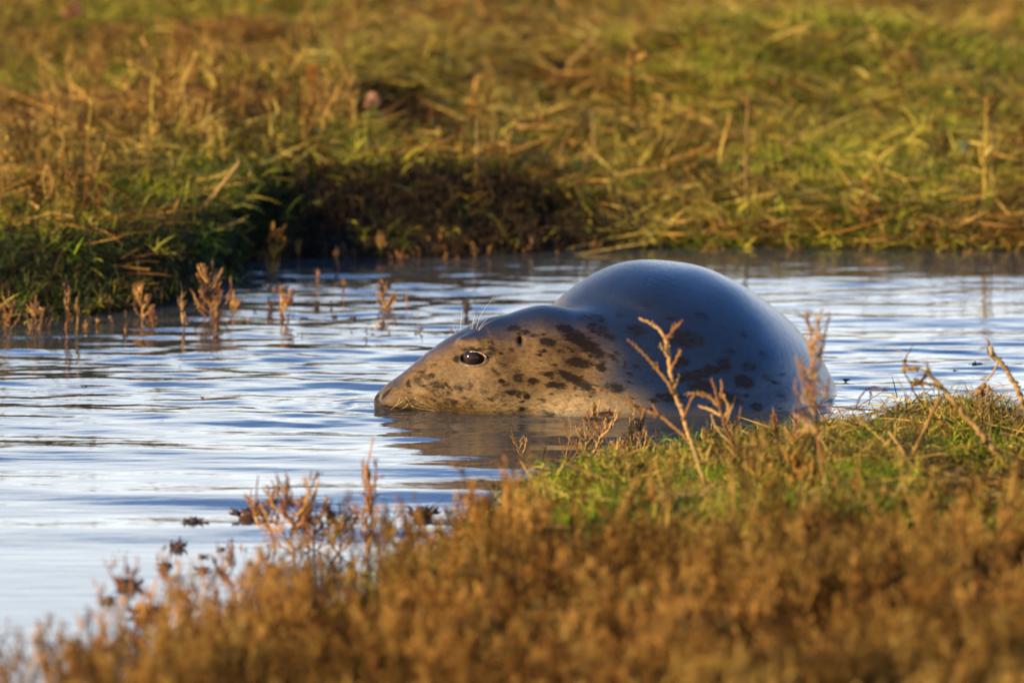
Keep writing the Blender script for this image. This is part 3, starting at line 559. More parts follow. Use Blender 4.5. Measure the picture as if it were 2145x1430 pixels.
V_weed = variants("weed_clump", 8, weed, M_fweed)
V_dark = variants("dark_clump", 5, lambda m, r: fluffy(m, r, 6, (.02, .05), dens=6), M_shadeveg)
V_dtuft = variants("dark_tuft", 4, lambda m, r: tuft(m, r, 22, (.02, .06)), [M_shadeveg, M_turf])  # part of the tufts carry the shade-painted undergrowth colour
V_shadegreen = variants("deep_green_tuft", 4, lambda m, r: tuft(m, r, 24, (.02, .05)), M_shadegreen)
V_bgreen = variants("bright_tuft", 5, lambda m, r: tuft(m, r, 26, (.02, .055), (.0015, .003), (.3, 1.2)), M_bgreen)
V_fluff = variants("seablite_clump", 10, lambda m, r: fluffy(m, r, 7, (.07, .13), (.004, .008), 12), M_fluff)
V_turf = variants("turf_tuft", 8, mossy, M_turf)
V_nlit = variants("near_litter", 5, lambda m, r: litter(m, r, 9), [M_straw, M_tan, M_weed])
V_rust = variants("glasswort_clump", 6, lambda m, r: fluffy(m, r, 4, (.02, .055), (.004, .008), 7, .015), M_rust)
V_lime = variants("lime_tuft", 4, lambda m, r: tuft(m, r, 14, (.03, .07), (.004, .009), (.1, .9), (.2, 1.4), .012), M_lime)
V_thin = variants("thin_blade", 4, lambda m, r: tuft(m, r, 6, (.03, .06), (.0010, .0018), (.05, .5), (0, .5), .012), [M_turf, M_lime])

R = np.random.default_rng(11)
def field(n, x0, x1, y0, y1, prob):
    x = R.uniform(x0, x1, n); y = R.uniform(y0, y1, n); k = R.random(n) < prob(x, y); x = x[k]; y = y[k]; return np.stack([x, y, height(x, y)], -1)
dfar = lambda x, y: y-yfar(x)
dnear = lambda x, y: ynear(x)-y
PX = lambda x, y: 1072.5+F*x/(y+12.1)
def mask_far(x, y): return (dfar(x, y) > 0.02)*(np.abs(x) < 1.35+0.07*(y+1))
def mud_shade(x, y): return mud_shade_mask(x, y)
scatter("marsh_grass", "thick tangled yellow-green grass covering the far bank", "grass",
        field(72000, -2.2, 2.2, 0.9, 9.5, lambda x, y: mask_far(x, y)*(1-0.93*mud_shade(x, y))*(0.45+0.9*(fbm(x*1.6, y*1.3+7, 2)+.4))), V_far, R, .7, 1.35)
scatter("straw_litter", "flattened dead straw lying in swirls over the far bank", "straw",
        field(22000, -2.2, 2.2, 0.9, 9.5, lambda x, y: mask_far(x, y)*(1-0.97*mud_shade(x, y))*(0.2+1.2*np.clip(fbm(x*1.2+9, y*2.3, 2)+.35, 0, 1))), V_far2, R, .7, 1.5, .12)
cm_ = G(1720, 165, 0.1)
scatter("bright_grass", "bright lime green grass in patches and on the low mound at the upper right", "grass",
        field(30000, -2.2, 2.2, 0.9, 9.5, lambda x, y: mask_far(x, y)*(1-mud_shade(x, y))*(dfar(x, y) > .3)*np.maximum(.9*(np.exp(-((x-cm_[0])/0.5)**2-((y-cm_[1])/0.7)**2) > .3), .75*(fbm(x*1.1+21, y*1.3+5, 3) > .04))), V_bgreen, R, .8, 1.4, .3)
scatter("dead_weeds", "brown dried weed stems standing in the far bank grass", "weeds",
        field(3000, -2.2, 2.2, 0.9, 9.5, lambda x, y: mask_far(x, y)*(mud_shade(x, y) < .05)*((dfar(x, y) > .55)|(x < XP-.2)|(x > XM))*np.where(PX(x, y) < 760, .75*(y < 4.6)+.1, .16)*(0.4+1.2*np.clip(fbm(x*2, y*2+3, 2)+.4, 0, 1))), V_weed, R, .45, 1.0, .12)
scatter("dark_undergrowth", "undergrowth in the far bank hollow, its shade painted in as dark colour", "undergrowth",
        field(14000, -1.6, 1.6, 0.9, 4.2, lambda x, y: (dfar(x, y) > -.02)*(mud_shade(x, y) > .4)*np.where(x < XP, .25, .9)), V_dark, R, .5, 1.1)
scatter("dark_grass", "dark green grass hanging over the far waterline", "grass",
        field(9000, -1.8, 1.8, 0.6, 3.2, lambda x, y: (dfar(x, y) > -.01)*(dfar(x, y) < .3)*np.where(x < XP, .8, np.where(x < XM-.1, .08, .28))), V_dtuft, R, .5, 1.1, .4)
scatter("bank_face_grass", "matted grass on the face of the left bank, shade painted into its dark green", "grass",
        field(9000, -1.8, XP+.1, .7, 2.4, lambda x, y: (dfar(x, y) > .0)*(dfar(x, y) < .42+.12*fbm(x*5, y*4, 2))*.8), V_shadegreen, R, .5, 1.0, .4)
scatter("shore_glasswort", "short rust-red glasswort fringing the far waterline", "glasswort",
        field(9000, -1.8, 1.8, 0.7, 3.0, lambda x, y: (dfar(x, y) > -.06)*(dfar(x, y) < .05)*np.where(x < XP, .45, np.where(PX(x, y) < 1020, .6, .2))), V_rust, R, .3, .75)
scatter("shore_lime_leaves", "bright lime green leaves clumped along the far shore", "leaves",
        field(7000, -1.8, 2.2, 1.0, 3.8, lambda x, y: (dfar(x, y) > .03)*(dfar(x, y) < .6)*(x > XM+.1)*(fbm(x*5, y*4, 2) > .05)*.55), V_lime, R, .6, 1.2)
# near bank
mound = lambda x, y: (dnear(x, y) > .015)*(y > -2.2)*(x > -.15)
scatter("mossy_turf", "short mossy green turf on the near bank in front of the seal", "turf",
        field(30000, -.2, 1.6, -2.2, .3, lambda x, y: mound(x, y)*np.clip(.55+2.2*fbm(x*9, y*6, 3), .08, 1)), V_turf, R, .7, 1.6, .35)
scatter("turf_litter", "dry brown stalks and straw scattered on the near turf", "straw",
        field(6500, -.2, 1.6, -2.2, .3, lambda x, y: mound(x, y)*.55), V_nlit, R, .3, .9, .2)
scatter("turf_blades", "thin upright green blades growing from the near turf", "grass",
        field(900, -.2, 1.6, -1.6, .3, lambda x, y: mound(x, y)*.5), V_thin, R, .5, 1.1, .2)
FB = np.array([G(*p) for p in [(-900, 1620), (0, 1500), (250, 1390), (430, 1370), (520, 1310), (600, 1265), (1000, 1260), (1300, 1290), (1700, 1275), (2145, 1275), (3000, 1275)]])
def dfl(x, y): return np.interp(x, FB[:, 0], FB[:, 1])-y
scatter("rusty_seablite", "dense fluffy red-brown seablite filling the foreground", "seablite",
        field(6600, -1.4, 1.5, -4.1, -1.0, lambda x, y: np.clip((dfl(x, y)+.05)/.4, 0, 1)*np.clip(.55+1.2*fbm(x*3, y*2.4+2, 2)+.3*(x > -.1), 0, 1)*np.where((y < -1.7)*(x < -.15), .6, 1)), V_fluff, R, .38, 1.08, .16)
V_plume = variants("seablite_plume", 8, lambda m, r: fluffy(m, r, 2, (.10, .18), (.004, .008), 11, .008), M_fluff)
scatter("ragged_plumes", "feathery upright brown stems along the ragged top edge of the foreground seablite", "seablite",
        field(1500, -1.4, 1.5, -3.2, -.9, lambda x, y: (dfl(x, y) > -.12)*(dfl(x, y) < 1.2)*np.where(x < -.1, .3*(dfl(x, y) > .05), .30)), V_plume, R, .5, 1.0, .16)
scatter("sparse_stems", "thin pale brown stems thinning out over the water at the lower left", "seablite",
        field(500, -1.1, -.2, -3.4, -1.5, lambda x, y: (dfl(x, y) > -.28)*(dfl(x, y) < .3)*.42), V_plume, R, .45, .8, .18)
scatter("seablite_plumes", "taller fluffy brown plumes rising out of the foreground seablite", "seablite",
        field(900, -1.4, 1.5, -4.0, -1.3, lambda x, y: (dfl(x, y) > .3)*.4), V_fluff, R, .8, 1.1, .15)
scatter("foreground_grass", "yellow-green grass at the roots of the foreground seablite", "grass",
        field(9000, -1.4, 1.5, -4.1, -1.1, lambda x, y: (dfl(x, y) > .25)*(.15+.7*(fbm(x*2.3+8, y*2, 2) > .12))), V_far, R, .5, 1.0)

V_bit = variants("weed_fleck", 4, lambda m, r: fluffy(m, r, 2, (.008, .016), (.004, .008), 4, .008), [M_dark, M_rust])
q_ = [G(R.uniform(0, 960), R.uniform(590, 712)) for _ in range(95)]+[G(R.uniform(240, 960), R.uniform(1090, 1260)) for _ in range(45)]
scatter("weed_flecks", "tiny dark flecks of weed breaking the water around the sprigs", "weed", np.array(q_), V_bit, R, .5, 1.2, .3)

# ------------------------------------------------------------------ plants that can be told apart
def knob_tube(mb, pts, r0, r1, rng, step=.0035, amp=.35):
    pts = np.asarray(pts); seg = np.r_[0, np.cumsum(np.linalg.norm(np.diff(pts, axis=0), axis=1))]; n = max(4, int(seg[-1]/step)); t = np.linspace(0, seg[-1], n)
    q = np.stack([np.interp(t, seg, pts[:, i]) for i in range(3)], -1)
    for _ in range(2): q[1:-1] = (q[:-2]+2*q[1:-1]+q[2:])/4
    q[1:-1] += rng.normal(0, r0*.25, (n-2, 3)); rr = np.linspace(r0, r1, n)*(1+amp*np.where(np.arange(n) % 2, 1, -1)*rng.uniform(.3, 1, n)); rr[-1] *= .4
    mb.tube(q, rr, 6)
def dress(mb, pts, rng, n, L, r, spread=.7, t0=.2):
    pts = np.asarray(pts)
    for i in range(n):
        t = rng.uniform(t0, 1)*(len(pts)-1); k = min(int(t), len(pts)-2); p = pts[k]+(pts[k+1]-pts[k])*(t-k); d = unit(pts[k+1]-pts[k])
        mb.spindle(p, unit(d+rng.normal(0, spread, 3)), L*rng.uniform(.6, 1.2), r*rng.uniform(.7, 1.3), 4)
def sprig(name, label, base, H, seed, mat=None, lean=0.0, nb=6, wid=.0022, group=None, cat="sprig", bushy=1.0, parts=True, leafy=9, fork=.62, base_r=.0):
    """upright fleshy saltmarsh sprig: stem, side branches, leaflets"""
    mat = mat or M_rust; r = np.random.default_rng(seed); t = thing(name, label, cat, base, group)
    o = np.zeros(3); d = unit(np.array([math.tan(lean), r.normal(0, .1), 1])); st = [o-np.array([0, 0, .01])]+[d*H*u+np.array([r.normal(0, .035*H), r.normal(0, .02*H), 0]) for u in (.25, .5, .75, 1)]
    mb = MB(); knob_tube(mb, st, wid*.75, wid*.5, r); dress(mb, st, r, int(leafy*1.8), wid*2.6, wid*.5)
    a = link("stem", mb.mesh("stem", True), mat, t)
    mb = MB()
    for i in range(nb):
        u = r.uniform(.03, .66)*4; k = min(int(u), 3); p = st[k]+(st[k+1]-st[k])*(u-k) if k < 4 else st[4]; sgn = 1 if i % 2 else -1
        bl = H*r.uniform(.25, .55)*(1-.5*u/4)*bushy; bd = unit(np.array([sgn*r.uniform(.3, 1)*fork*2+math.tan(lean), r.normal(0, .4), 1.0]))
        e1 = p+bd*bl*.5+np.array([sgn*.04*bl, 0, 0]); e2 = e1+unit(bd+np.array([-sgn*.25, 0, .5]))*bl*.55; bp_ = [p, e1, e2]
        if parts and H > .05: mb = MB()
        knob_tube(mb, bp_, wid*.62, wid*.5, r); dress(mb, bp_, r, leafy, wid*2.6, wid*.5)
        for q in range(2):
            s0 = p+(e2-p)*r.uniform(.3, .8); s1 = s0+unit(np.array([r.normal(0, .7), r.normal(0, .4), 1]))*bl*.35; knob_tube(mb, [s0, (s0+s1)/2, s1], wid*.5, wid*.42, r); dress(mb, [s0, s1], r, leafy//3, wid*2.4, wid*.45)
        if parts and H > .05: link("branch", mb.mesh("branch", True), mat, t)
    if not (parts and H > .05) and mb.v: link("foliage", mb.mesh("foliage", True), mat, t)
    return t
def pxm(y): return (y+12.1)/F*1.005
def wsprig(px, py, hpx, label, seed, name="glasswort_sprig", **kw):
    b_ = G(px, py, 0.0); b_[2] = max(float(height(b_[0], b_[1])), -.003) if height(b_[0], b_[1]) > 0 else -.003
    if b_[2] > 0: b_ = Gt(px, py)
    hpx *= .86 if px < 1000 and py < 720 else 1; g = kw.pop("group", "glasswort sprigs standing in the shallow water"); s = pxm(b_[1]); kw.setdefault("wid", .0014); kw["wid"] = min(kw["wid"], .0021); kw["nb"] = int(kw.get("nb", 6)*1.5)
    return sprig(name, label, b_, hpx*s, seed, group=g, **kw)
# left middle, out of focus in front of the promontory
W = [(22, 690, 105, "leftmost rust sprig at the foot of the dark far promontory", dict(nb=9)),
 (78, 690, 90, "rust sprig just left of the tall spiky one below the promontory", dict(nb=9)),
 (104, 688, 60, "low bronze sprig between the promontory sprigs", dict(nb=6)),
 (142, 700, 150, "tall thin rust sprig with greenish base below the promontory", dict(nb=6, fork=.15)),
 (163, 702, 100, "narrow bare-stemmed sprig beside the tall thin one", dict(nb=4, fork=.12, mat=M_tan)),
 (230, 655, 40, "low red-brown sprig where the promontory meets the water", dict(nb=5)),
 (300, 665, 90, "forked brown sprig with thick tips right of the promontory foot", dict(nb=6, wid=.003)),
 (318, 680, 45, "small twiggy sprig in front of the forked brown one", dict(nb=5)),
 (262, 695, 30, "tiny dark stub poking from the ripples on the left", dict(nb=3)),
 (383, 690, 125, "thin upright sprig with a knobbly top in open water", dict(nb=4, fork=.15)),
 (442, 665, 145, "large bushy orange sprig with a tall central spire in the water", dict(nb=15, wid=.003, bushy=1.2)),
 (485, 640, 75, "slim spire rising at the right edge of the bushy orange sprig", dict(nb=4, fork=.12)),
 (452, 692, 50, "low brownish sprig in front of the bushy orange one", dict(nb=6)),
 (495, 645, 30, "twiggy low tuft right of the bushy orange sprig", dict(nb=5)),
 (590, 668, 85, "leaning brown sprig with knobbly tip in mid pool", dict(nb=7, lean=.25, wid=.003)),
 (565, 650, 35, "short reddish companion left of the leaning mid-pool sprig", dict(nb=4)),
 (665, 645, 22, "flat low red tuft on the water right of the leaning sprig", dict(nb=7, fork=1.1, lean=0)),
 (720, 608, 35, "tiny reddish spike beyond the flat red tuft", dict(nb=2, fork=.1)),
 (803, 650, 80, "pink and lime sprig, taller of a pair in mid pool", dict(nb=9, wid=.0028)),
 (824, 650, 50, "shorter dark pink sprig, right of the mid-pool pair", dict(nb=5)),
 (852, 640, 32, "single slender spike beside the mid-pool pair", dict(nb=1, fork=.1)),
 (978, 660, 45, "dark curled tuft in the water above the seal's brow", dict(nb=6, mat=M_dark, wid=.003)),
 (560, 570, 130, "dark spiky sprig leaning right at the edge of the dark hollow", dict(nb=11, lean=.35, wid=.0032, mat=M_weed)),
 (665, 592, 35, "orange spike near the far waterline left of the hollow", dict(nb=3, fork=.15)),
 (705, 565, 60, "orange spire on the far waterline below the hollow", dict(nb=4, fork=.2)),
 (625, 545, 60, "rusty spire nearest the hollow's left corner", dict(nb=4, fork=.2)),
 (800, 535, 60, "rust cluster at the far waterline below the hollow's middle", dict(nb=8))]
for i, (px, py, h, lab, kw) in enumerate(W): wsprig(px, py, h, lab, 300+i, **kw)
def clump(px, py, wpx, label, seed, name="floating_weed", mat=None, n=26, flat=.45, group="dark clumps floating on the pool"):
    r = np.random.default_rng(seed); b_ = G(px, py, 0.0); s = pxm(b_[1]); Wd = wpx*s/2; mb = MB(); t = thing(name, label, "water weed", b_, group)
    for i in range(n):
        a = r.uniform(0, 6.28); q = r.uniform(0, 1)**.6*Wd; d = unit(np.array([math.cos(a), math.sin(a)*.6, r.uniform(.1, 1.2)*flat*2])); mb.spindle(np.array([math.cos(a)*q*.7, math.sin(a)*q*.5, Wd*.15*flat]), d, Wd*r.uniform(.35, .95), Wd*.12, 5)
    v = sphere_mesh("clump", (0, 0, Wd*.2*flat), Wd*.6, 14, 8, (1, .7, flat*1.5)); c = np.zeros(len(v.vertices)*3, np.float32); v.vertices.foreach_get("co", c); c = c.reshape(-1, 3); c *= (1+r.normal(0, .10, (len(c), 1))); v.vertices.foreach_set("co", c.ravel().astype(np.float32))
    link("leaf_mass", v, mat or M_dark, t); link("foliage", mb.mesh("foliage"), mat or M_dark, t); return t
C = [(640, 668, 14, "small dark blob left of a twin blob in mid pool"), (631, 667, 9, "tiny dark fleck beside the mid-pool blob"), (740, 668, 22, "ragged dark fleck with a spike on the pool below the pink sprigs"), (700, 662, 14, "small twiggy fleck left of the ragged one"),
 (405, 1095, 40, "round dark clump on calm water, left of the spiky one"), (430, 1096, 24, "thin floating leaf trailing from the round dark clump"), (517, 1082, 62, "dark clump with two raised spikes beside the foreground bush"), (372, 1146, 40, "arrow-shaped dark leaf below the round clump"),
 (424, 1166, 26, "small reddish leaf floating in the lower left water"), (425, 1195, 34, "curled reddish leaf under the small reddish one"), (465, 1150, 22, "dark upright fleck between the leaf and the foreground bush"), (268, 1228, 62, "spiky star-shaped weed, upper of two at lower left"),
 (228, 1258, 34, "knobbly dark weed, leftmost on the lower water"), (378, 1248, 44, "round dark clump behind the lower left sprigs"), (345, 1186, 32, "small dark tuft above the lower left sprigs"), (310, 1285, 70, "broad dark weed raft beneath the lower left sprigs"),
 (905, 1026, 22, "pebble-like dark fleck beyond the foreground sprigs"), (782, 1025, 24, "dark fleck behind the slender foreground spire"), (885, 1080, 66, "line of dark weed behind the foreground sprigs"), (745, 1074, 24, "low dark fleck between the foreground bush and spire"),
 (178, 810, 16, "small dark fleck far left at nose height"), (424, 833, 12, "tiny dark fleck on the water left of the nose"), (1772, 797, 20, "small dark leaf floating right of the seal's rump"), (2042, 764, 26, "largest dark leaf floating near the right edge"),
 (2000, 777, 12, "tiny leaf left of the largest one near the right edge"), (1895, 755, 12, "faint fleck behind the bare twigs on the right"), (880, 640, 14, "small dark nub right of the pink sprigs"), (905, 636, 12, "tiny dark nub beside another behind the brow")]
for i, (px, py, wd, lab) in enumerate(C): clump(px, py, wd, lab, 500+i, n=10 if wd < 30 else 22, flat=.35 if wd < 30 else .5)
# foreground sprigs over the water, left of the bank
FS = [(625, 1165, 190, "tall rusty sprig on the left side of the foreground bush", dict(nb=16, wid=.0026, bushy=1.2, lean=-.08)), (580, 1150, 165, "outward-leaning red-brown sprig at the bush's left edge", dict(nb=10, wid=.0024, lean=-.28)),
 (660, 1150, 105, "short dense orange sprig in the middle of the foreground bush", dict(nb=14, wid=.0026, bushy=1.5)), (710, 1160, 110, "rounded dull orange sprig at the bush's right side", dict(nb=14, wid=.0026, bushy=1.5)),
 (770, 1165, 255, "tallest slender rust spire standing over open water", dict(nb=11, wid=.0022, fork=.18, bushy=.8)), (830, 1155, 110, "dark stubby sprig right of the slender spire", dict(nb=8)), (870, 1150, 90, "low brown sprig before the line of dark weed", dict(nb=8)),
 (950, 1150, 125, "pointed brown sprig left of the green turf", dict(nb=9)), (1000, 1150, 115, "fluffy brown sprig touching the green turf", dict(nb=12, wid=.0024)), (355, 1330, 190, "reddish sprig behind the lower left weed raft", dict(nb=9, wid=.0024)),
 (290, 1350, 200, "brown sprig rising from the lower left corner plants", dict(nb=8, wid=.0022, lean=-.1)), (430, 1350, 190, "thin brown sprig left of the dense seablite", dict(nb=8, wid=.0022)), (500, 1250, 130, "leaning orange-brown sprig at the dense seablite's edge", dict(nb=8, wid=.0024, lean=-.35)),
 (560, 1260, 140, "upright brown sprig just inside the dense seablite", dict(nb=10, wid=.0024)), (170, 1440, 120, "blurred pale brown sprig in the lower left corner", dict(nb=9)), (20, 1470, 190, "blurred tan sprig at the bottom left edge", dict(nb=8, mat=M_tan)), (110, 1480, 200, "soft tan sprig second from the bottom left edge", dict(nb=8, mat=M_tan, lean=.1)),
 (1190, 975, 110, "fine bare brown stem between the chin sprig and the bank", dict(nb=4, wid=.0010, mat=M_tan)), (1225, 985, 120, "finely branched brown stem at the turf's left tip", dict(nb=9, wid=.0011, mat=M_pink)), (1370, 985, 95, "wispy brown stem close left of the tall forked twig", dict(nb=7, wid=.0010, mat=M_tan)),
 (1580, 975, 90, "wispy tan stem between the antler twig and pale bush", dict(nb=7, wid=.0010, mat=M_tan)), (1660, 965, 120, "thin red-brown stem at the left foot of the pale bush", dict(nb=7, wid=.0011)), (1800, 925, 70, "small brown stem on the bank just right of the rump", dict(nb=6, wid=.0010)), (2060, 925, 110, "thin branched stem between the two thick right-hand stalks", dict(nb=8, wid=.0010, mat=M_tan)),
 (2120, 930, 90, "short wiry stem under the hanging seed head", dict(nb=7, wid=.0010, mat=M_tan)), (1990, 925, 70, "low curled brown stem beside the bent stalk", dict(nb=7, wid=.0010)), (1100, 960, 75, "thin yellowish sprig standing in water under the seal's chin", dict(nb=3, mat=M_tan, wid=.0014, lean=-.45)),
 (1255, 990, 160, "branching brown sprig in water left of the tall twig", dict(nb=10, wid=.0025, fork=.6, mat=M_pink)), (1335, 985, 150, "stout brown sprig with upright tips below the seal's flank", dict(nb=10, wid=.0028, fork=.4, mat=M_pink)),
 (1300, 1000, 90, "low bushy sprig between two brown sprigs at the turf's tip", dict(nb=9, wid=.0024, mat=M_pink)), (1390, 985, 60, "small pinkish sprig at the foot of the tall twig", dict(nb=6, mat=M_pink)), (1540, 950, 75, "pinkish matted sprig right of the tall twig's foot", dict(nb=12, wid=.0022, fork=.7, mat=M_pink)),
 (1490, 960, 80, "dense curling pink sprig at the water's edge", dict(nb=12, wid=.0022, fork=.6, mat=M_pink)), (1622, 960, 110, "short pale brown sprig left of the tall pale bush", dict(nb=8, mat=M_pink, fork=.25)), (1600, 1060, 120, "blurred brown plume in front of the green turf", dict(nb=12, mat=M_fluff, wid=.0026)), (1680, 1075, 170, "taller blurred brown plume before the pale bush", dict(nb=14, mat=M_fluff, wid=.0026)),
 (1950, 1110, 110, "blurred brown plume under the crossing straws", dict(nb=12, mat=M_fluff, wid=.0026)), (2040, 1110, 130, "rightmost blurred brown plume over the turf", dict(nb=12, mat=M_fluff, wid=.0026)), (1330, 1110, 120, "blurred brown plume leaning over the turf's left part", dict(nb=10, mat=M_fluff, lean=.3))]
for i, (px, py, h, lab, kw) in enumerate(FS): wsprig(px, py, h, lab, 400+i, name="seablite_sprig", group="seablite sprigs along the near bank", **kw)
# hero twigs traced as real stems standing at their own depth
def twig(name, label, cat, mat, Y, parts, seed, group=None, depth=.02):
    r = np.random.default_rng(seed); b0 = P(*parts[0][1][0], Y); t = thing(name, label, cat, b0, group)
    for nm, pts, w0, w1, kn in parts:
        q = np.array([P(a, b_, Y)-b0 for a, b_ in pts]); q[:, 1] += np.linspace(0, r.normal(0, depth), len(q)); s = pxm(Y)/2; mb = MB()
        knob_tube(mb, q, w0*s, w1*s, r, step=.0035 if kn else .008, amp=.3 if kn else .06)
        if kn: dress(mb, q, r, int(kn*len(q)*3), w0*s*2.6, w0*s*.55, .55)
        link(nm, mb.mesh(nm, True), mat, t)
    return t
Ya = Gt(1455, 1000)[1]
twig("forked_twig", "tall forked brown twig rising in front of the seal's flank", "twig", M_pink, Ya, [
 ("stem", [(1478, 1010), (1462, 960), (1440, 905), (1428, 860), (1412, 820), (1405, 780), (1400, 740), (1394, 705)], 9, 10, 1), ("branch", [(1396, 710), (1408, 695), (1427, 670)], 12, 6, 1), ("branch", [(1394, 708), (1380, 690), (1362, 678), (1338, 668)], 8, 4, 1),
 ("branch", [(1414, 825), (1395, 795), (1370, 765), (1345, 735), (1322, 716)], 9, 5, 1), ("branch", [(1406, 775), (1418, 750), (1427, 730)], 7, 4, 1), ("branch", [(1412, 815), (1420, 800), (1422, 786)], 6, 4, 1), ("branch", [(1430, 880), (1442, 850), (1452, 825), (1470, 818), (1500, 832)], 6, 4, 1), ("branch", [(1401, 745), (1388, 735), (1385, 722)], 6, 4, 1)], 21)
twig("antler_twig", "small antler-shaped brown twig before the seal's dark spots", "twig", M_pink, Ya-.03, [
 ("stem", [(1560, 985), (1540, 940), (1522, 900), (1515, 875), (1505, 845), (1490, 785)], 8, 6, 1), ("branch", [(1528, 910), (1548, 880), (1552, 850)], 4, 3, 1), ("branch", [(1535, 930), (1512, 912), (1496, 890), (1490, 868)], 4, 3, 1), ("branch", [(1520, 890), (1534, 850), (1540, 828)], 4, 2.5, 1), ("branch", [(1506, 850), (1494, 835), (1480, 830), (1462, 825), (1440, 822)], 8, 5, 1), ("branch", [(1510, 865), (1512, 830), (1513, 802)], 7, 5, 1), ("branch", [(1515, 880), (1527, 865), (1525, 845), (1514, 825)], 8, 5, 1), ("branch", [(1512, 872), (1490, 860), (1465, 855)], 6, 4, 1)], 22)
twig("arching_twig", "long arching brown twig crossing below the seal's belly", "twig", M_pink, Ya+.02, [
 ("stem", [(1440, 920), (1410, 892), (1385, 872), (1350, 858), (1318, 845), (1290, 832), (1262, 820), (1240, 812)], 8, 5, 1), ("branch", [(1330, 850), (1318, 835), (1310, 822)], 6, 4, 1), ("branch", [(1380, 870), (1372, 855), (1360, 848)], 6, 4, 1)], 23)
Yb = Gt(1732, 1055)[1]
pp = [("stem", [(1732, 1055), (1726, 1000), (1720, 960), (1714, 915), (1712, 880), (1706, 830), (1702, 780), (1704, 730), (1698, 690), (1694, 655)], 8, 4, .3)]
rb = np.random.default_rng(8)
for (a, b_), (c_, d_) in [((1712, 890), (1664, 812)), ((1710, 900), (1660, 866)), ((1706, 850), (1668, 745)), ((1704, 820), (1680, 770)), ((1708, 860), (1738, 790)), ((1704, 800), (1726, 720)), ((1703, 780), (1690, 705)), ((1700, 730), (1722, 648)), ((1698, 700), (1688, 655)), ((1702, 770), (1738, 662)), ((1712, 905), (1672, 905)), ((1706, 840), (1690, 790)), ((1716, 920), (1745, 835)), ((1712, 880), (1682, 820)), ((1701, 745), (1716, 690)), ((1710, 895), (1700, 760))]:
    mx, my = (a*.4+c_*.6)+rb.normal(0, 4), (b_*.55+d_*.45); pp.append(("branch", [(a, b_), (mx, my), (c_, d_)], 6, 3.5, 1))
    for q in range(2):
        u = rb.uniform(.4, .8); sx, sy = a+(c_-a)*u, b_+(d_-b_)*u; pp.append(("branch", [(sx, sy), (sx+rb.normal(0, 8), sy-14), (sx+rb.normal(0, 14), sy-rb.uniform(20, 38))], 4, 2.5, 1))
twig("pale_bush", "tall pale pinkish many-stemmed dead bush before the seal's rump", "dead plant", M_pink, Yb, pp, 24, depth=.03)
Yc = Gt(2085, 985)[1]
twig("bent_stalk", "thick bare bent stalk with dried bud head sloping down right", "dead stalk", M_tan, Yc, [
 ("stem", [(2095, 960), (2060, 915), (2020, 868), (1990, 835), (1975, 812), (1955, 790)], 15, 10, .05), ("branch", [(1955, 792), (1940, 778), (1925, 770), (1908, 768)], 7, 4, .3), ("bud", [(1925, 774), (1912, 770), (1900, 772)], 14, 5, 1), ("branch", [(1950, 788), (1946, 775), (1942, 762)], 7, 3, 2), ("branch", [(1972, 812), (1950, 806), (1930, 800), (1915, 808)], 9, 4, 2)], 25)
twig("crossing_stalk", "long tan stalk crossing left below the bent stalk", "dead stalk", M_tan, Yc-.04, [("stem", [(1878, 1070), (1888, 1020), (1898, 975), (1920, 925), (1945, 870), (1968, 820)], 6, 8, .03), ("branch", [(1915, 950), (1925, 945), (1930, 952)], 5, 4, 0)], 26)
twig("short_straw", "short straight pale straw crossing the tan stalk", "straw", M_tan, Yc-.08, [("stem", [(1926, 1008), (1908, 975), (1886, 935), (1862, 908)], 7, 7, 0)], 27)
Yd = Gt(2140, 960)[1]
twig("drooping_stalk", "broken stalk at the right edge with a hanging dark seed head", "dead stalk", M_tan, Yd, [
 ("stem", [(2165, 900), (2145, 850), (2130, 812), (2105, 770), (2085, 745), (2070, 722)], 14, 9, .1), ("branch", [(2098, 750), (2085, 755), (2070, 742), (2068, 728)], 6, 3, .2), ("branch", [(2094, 752), (2085, 775), (2072, 795), (2058, 812)], 5, 3, 0), ("seed_head", [(2062, 805), (2057, 816), (2056, 828)], 13, 8, 2), ("seed_head", [(2070, 808), (2072, 820), (2069, 828)], 8, 6, 1)], 28)
twig("wiry_stem", "thin wiry dead stem with zigzag tip between two stalks", "dead stem", M_weed, Yc+.1, [("stem", [(1925, 840), (1905, 800), (1892, 775), (1895, 750), (1905, 735), (1910, 720)], 5, 2, .1), ("branch", [(1900, 742), (1880, 732), (1862, 730)], 2, 1.5, 0), ("branch", [(1900, 830), (1885, 800), (1873, 782)], 3, 2, 0)], 29)
twig("curled_weed", "dark curled dead weed drooping over the turf edge", "dead weed", M_dark, Yc+.12, [("stem", [(1792, 856), (1800, 835), (1815, 818), (1835, 814), (1862, 826)], 4, 3, .6), ("branch", [(1825, 816), (1845, 812), (1864, 809)], 5, 2, 1), ("branch", [(1822, 818), (1826, 828), (1825, 836)], 5, 3, .5)], 30)
twig("dark_seed_tuft", "small dark seed tuft above the turf crest", "seed head", M_weed, Yc+.06, [("stem", [(1940, 850), (1935, 820), (1930, 800)], 4, 4, .3), ("branch", [(1930, 805), (1920, 795), (1912, 800)], 9, 5, 2), ("branch", [(1930, 800), (1938, 790), (1944, 786)], 8, 4, 2)], 31)
twig("leaning_straw", "leaning brown straw among turf left of the pale bush", "straw", M_tan, Gt(1490, 1060)[1], [("stem", [(1488, 1050), (1475, 1010), (1462, 975), (1450, 935)], 8, 6, .3)], 32)
twig("wet_stalk", "curved tan stalk lying on the turf at the right edge", "dead stalk", M_tan, Gt(2130, 960)[1], [("stem", [(2160, 930), (2130, 912), (2095, 908)], 7, 5, 0)], 33)
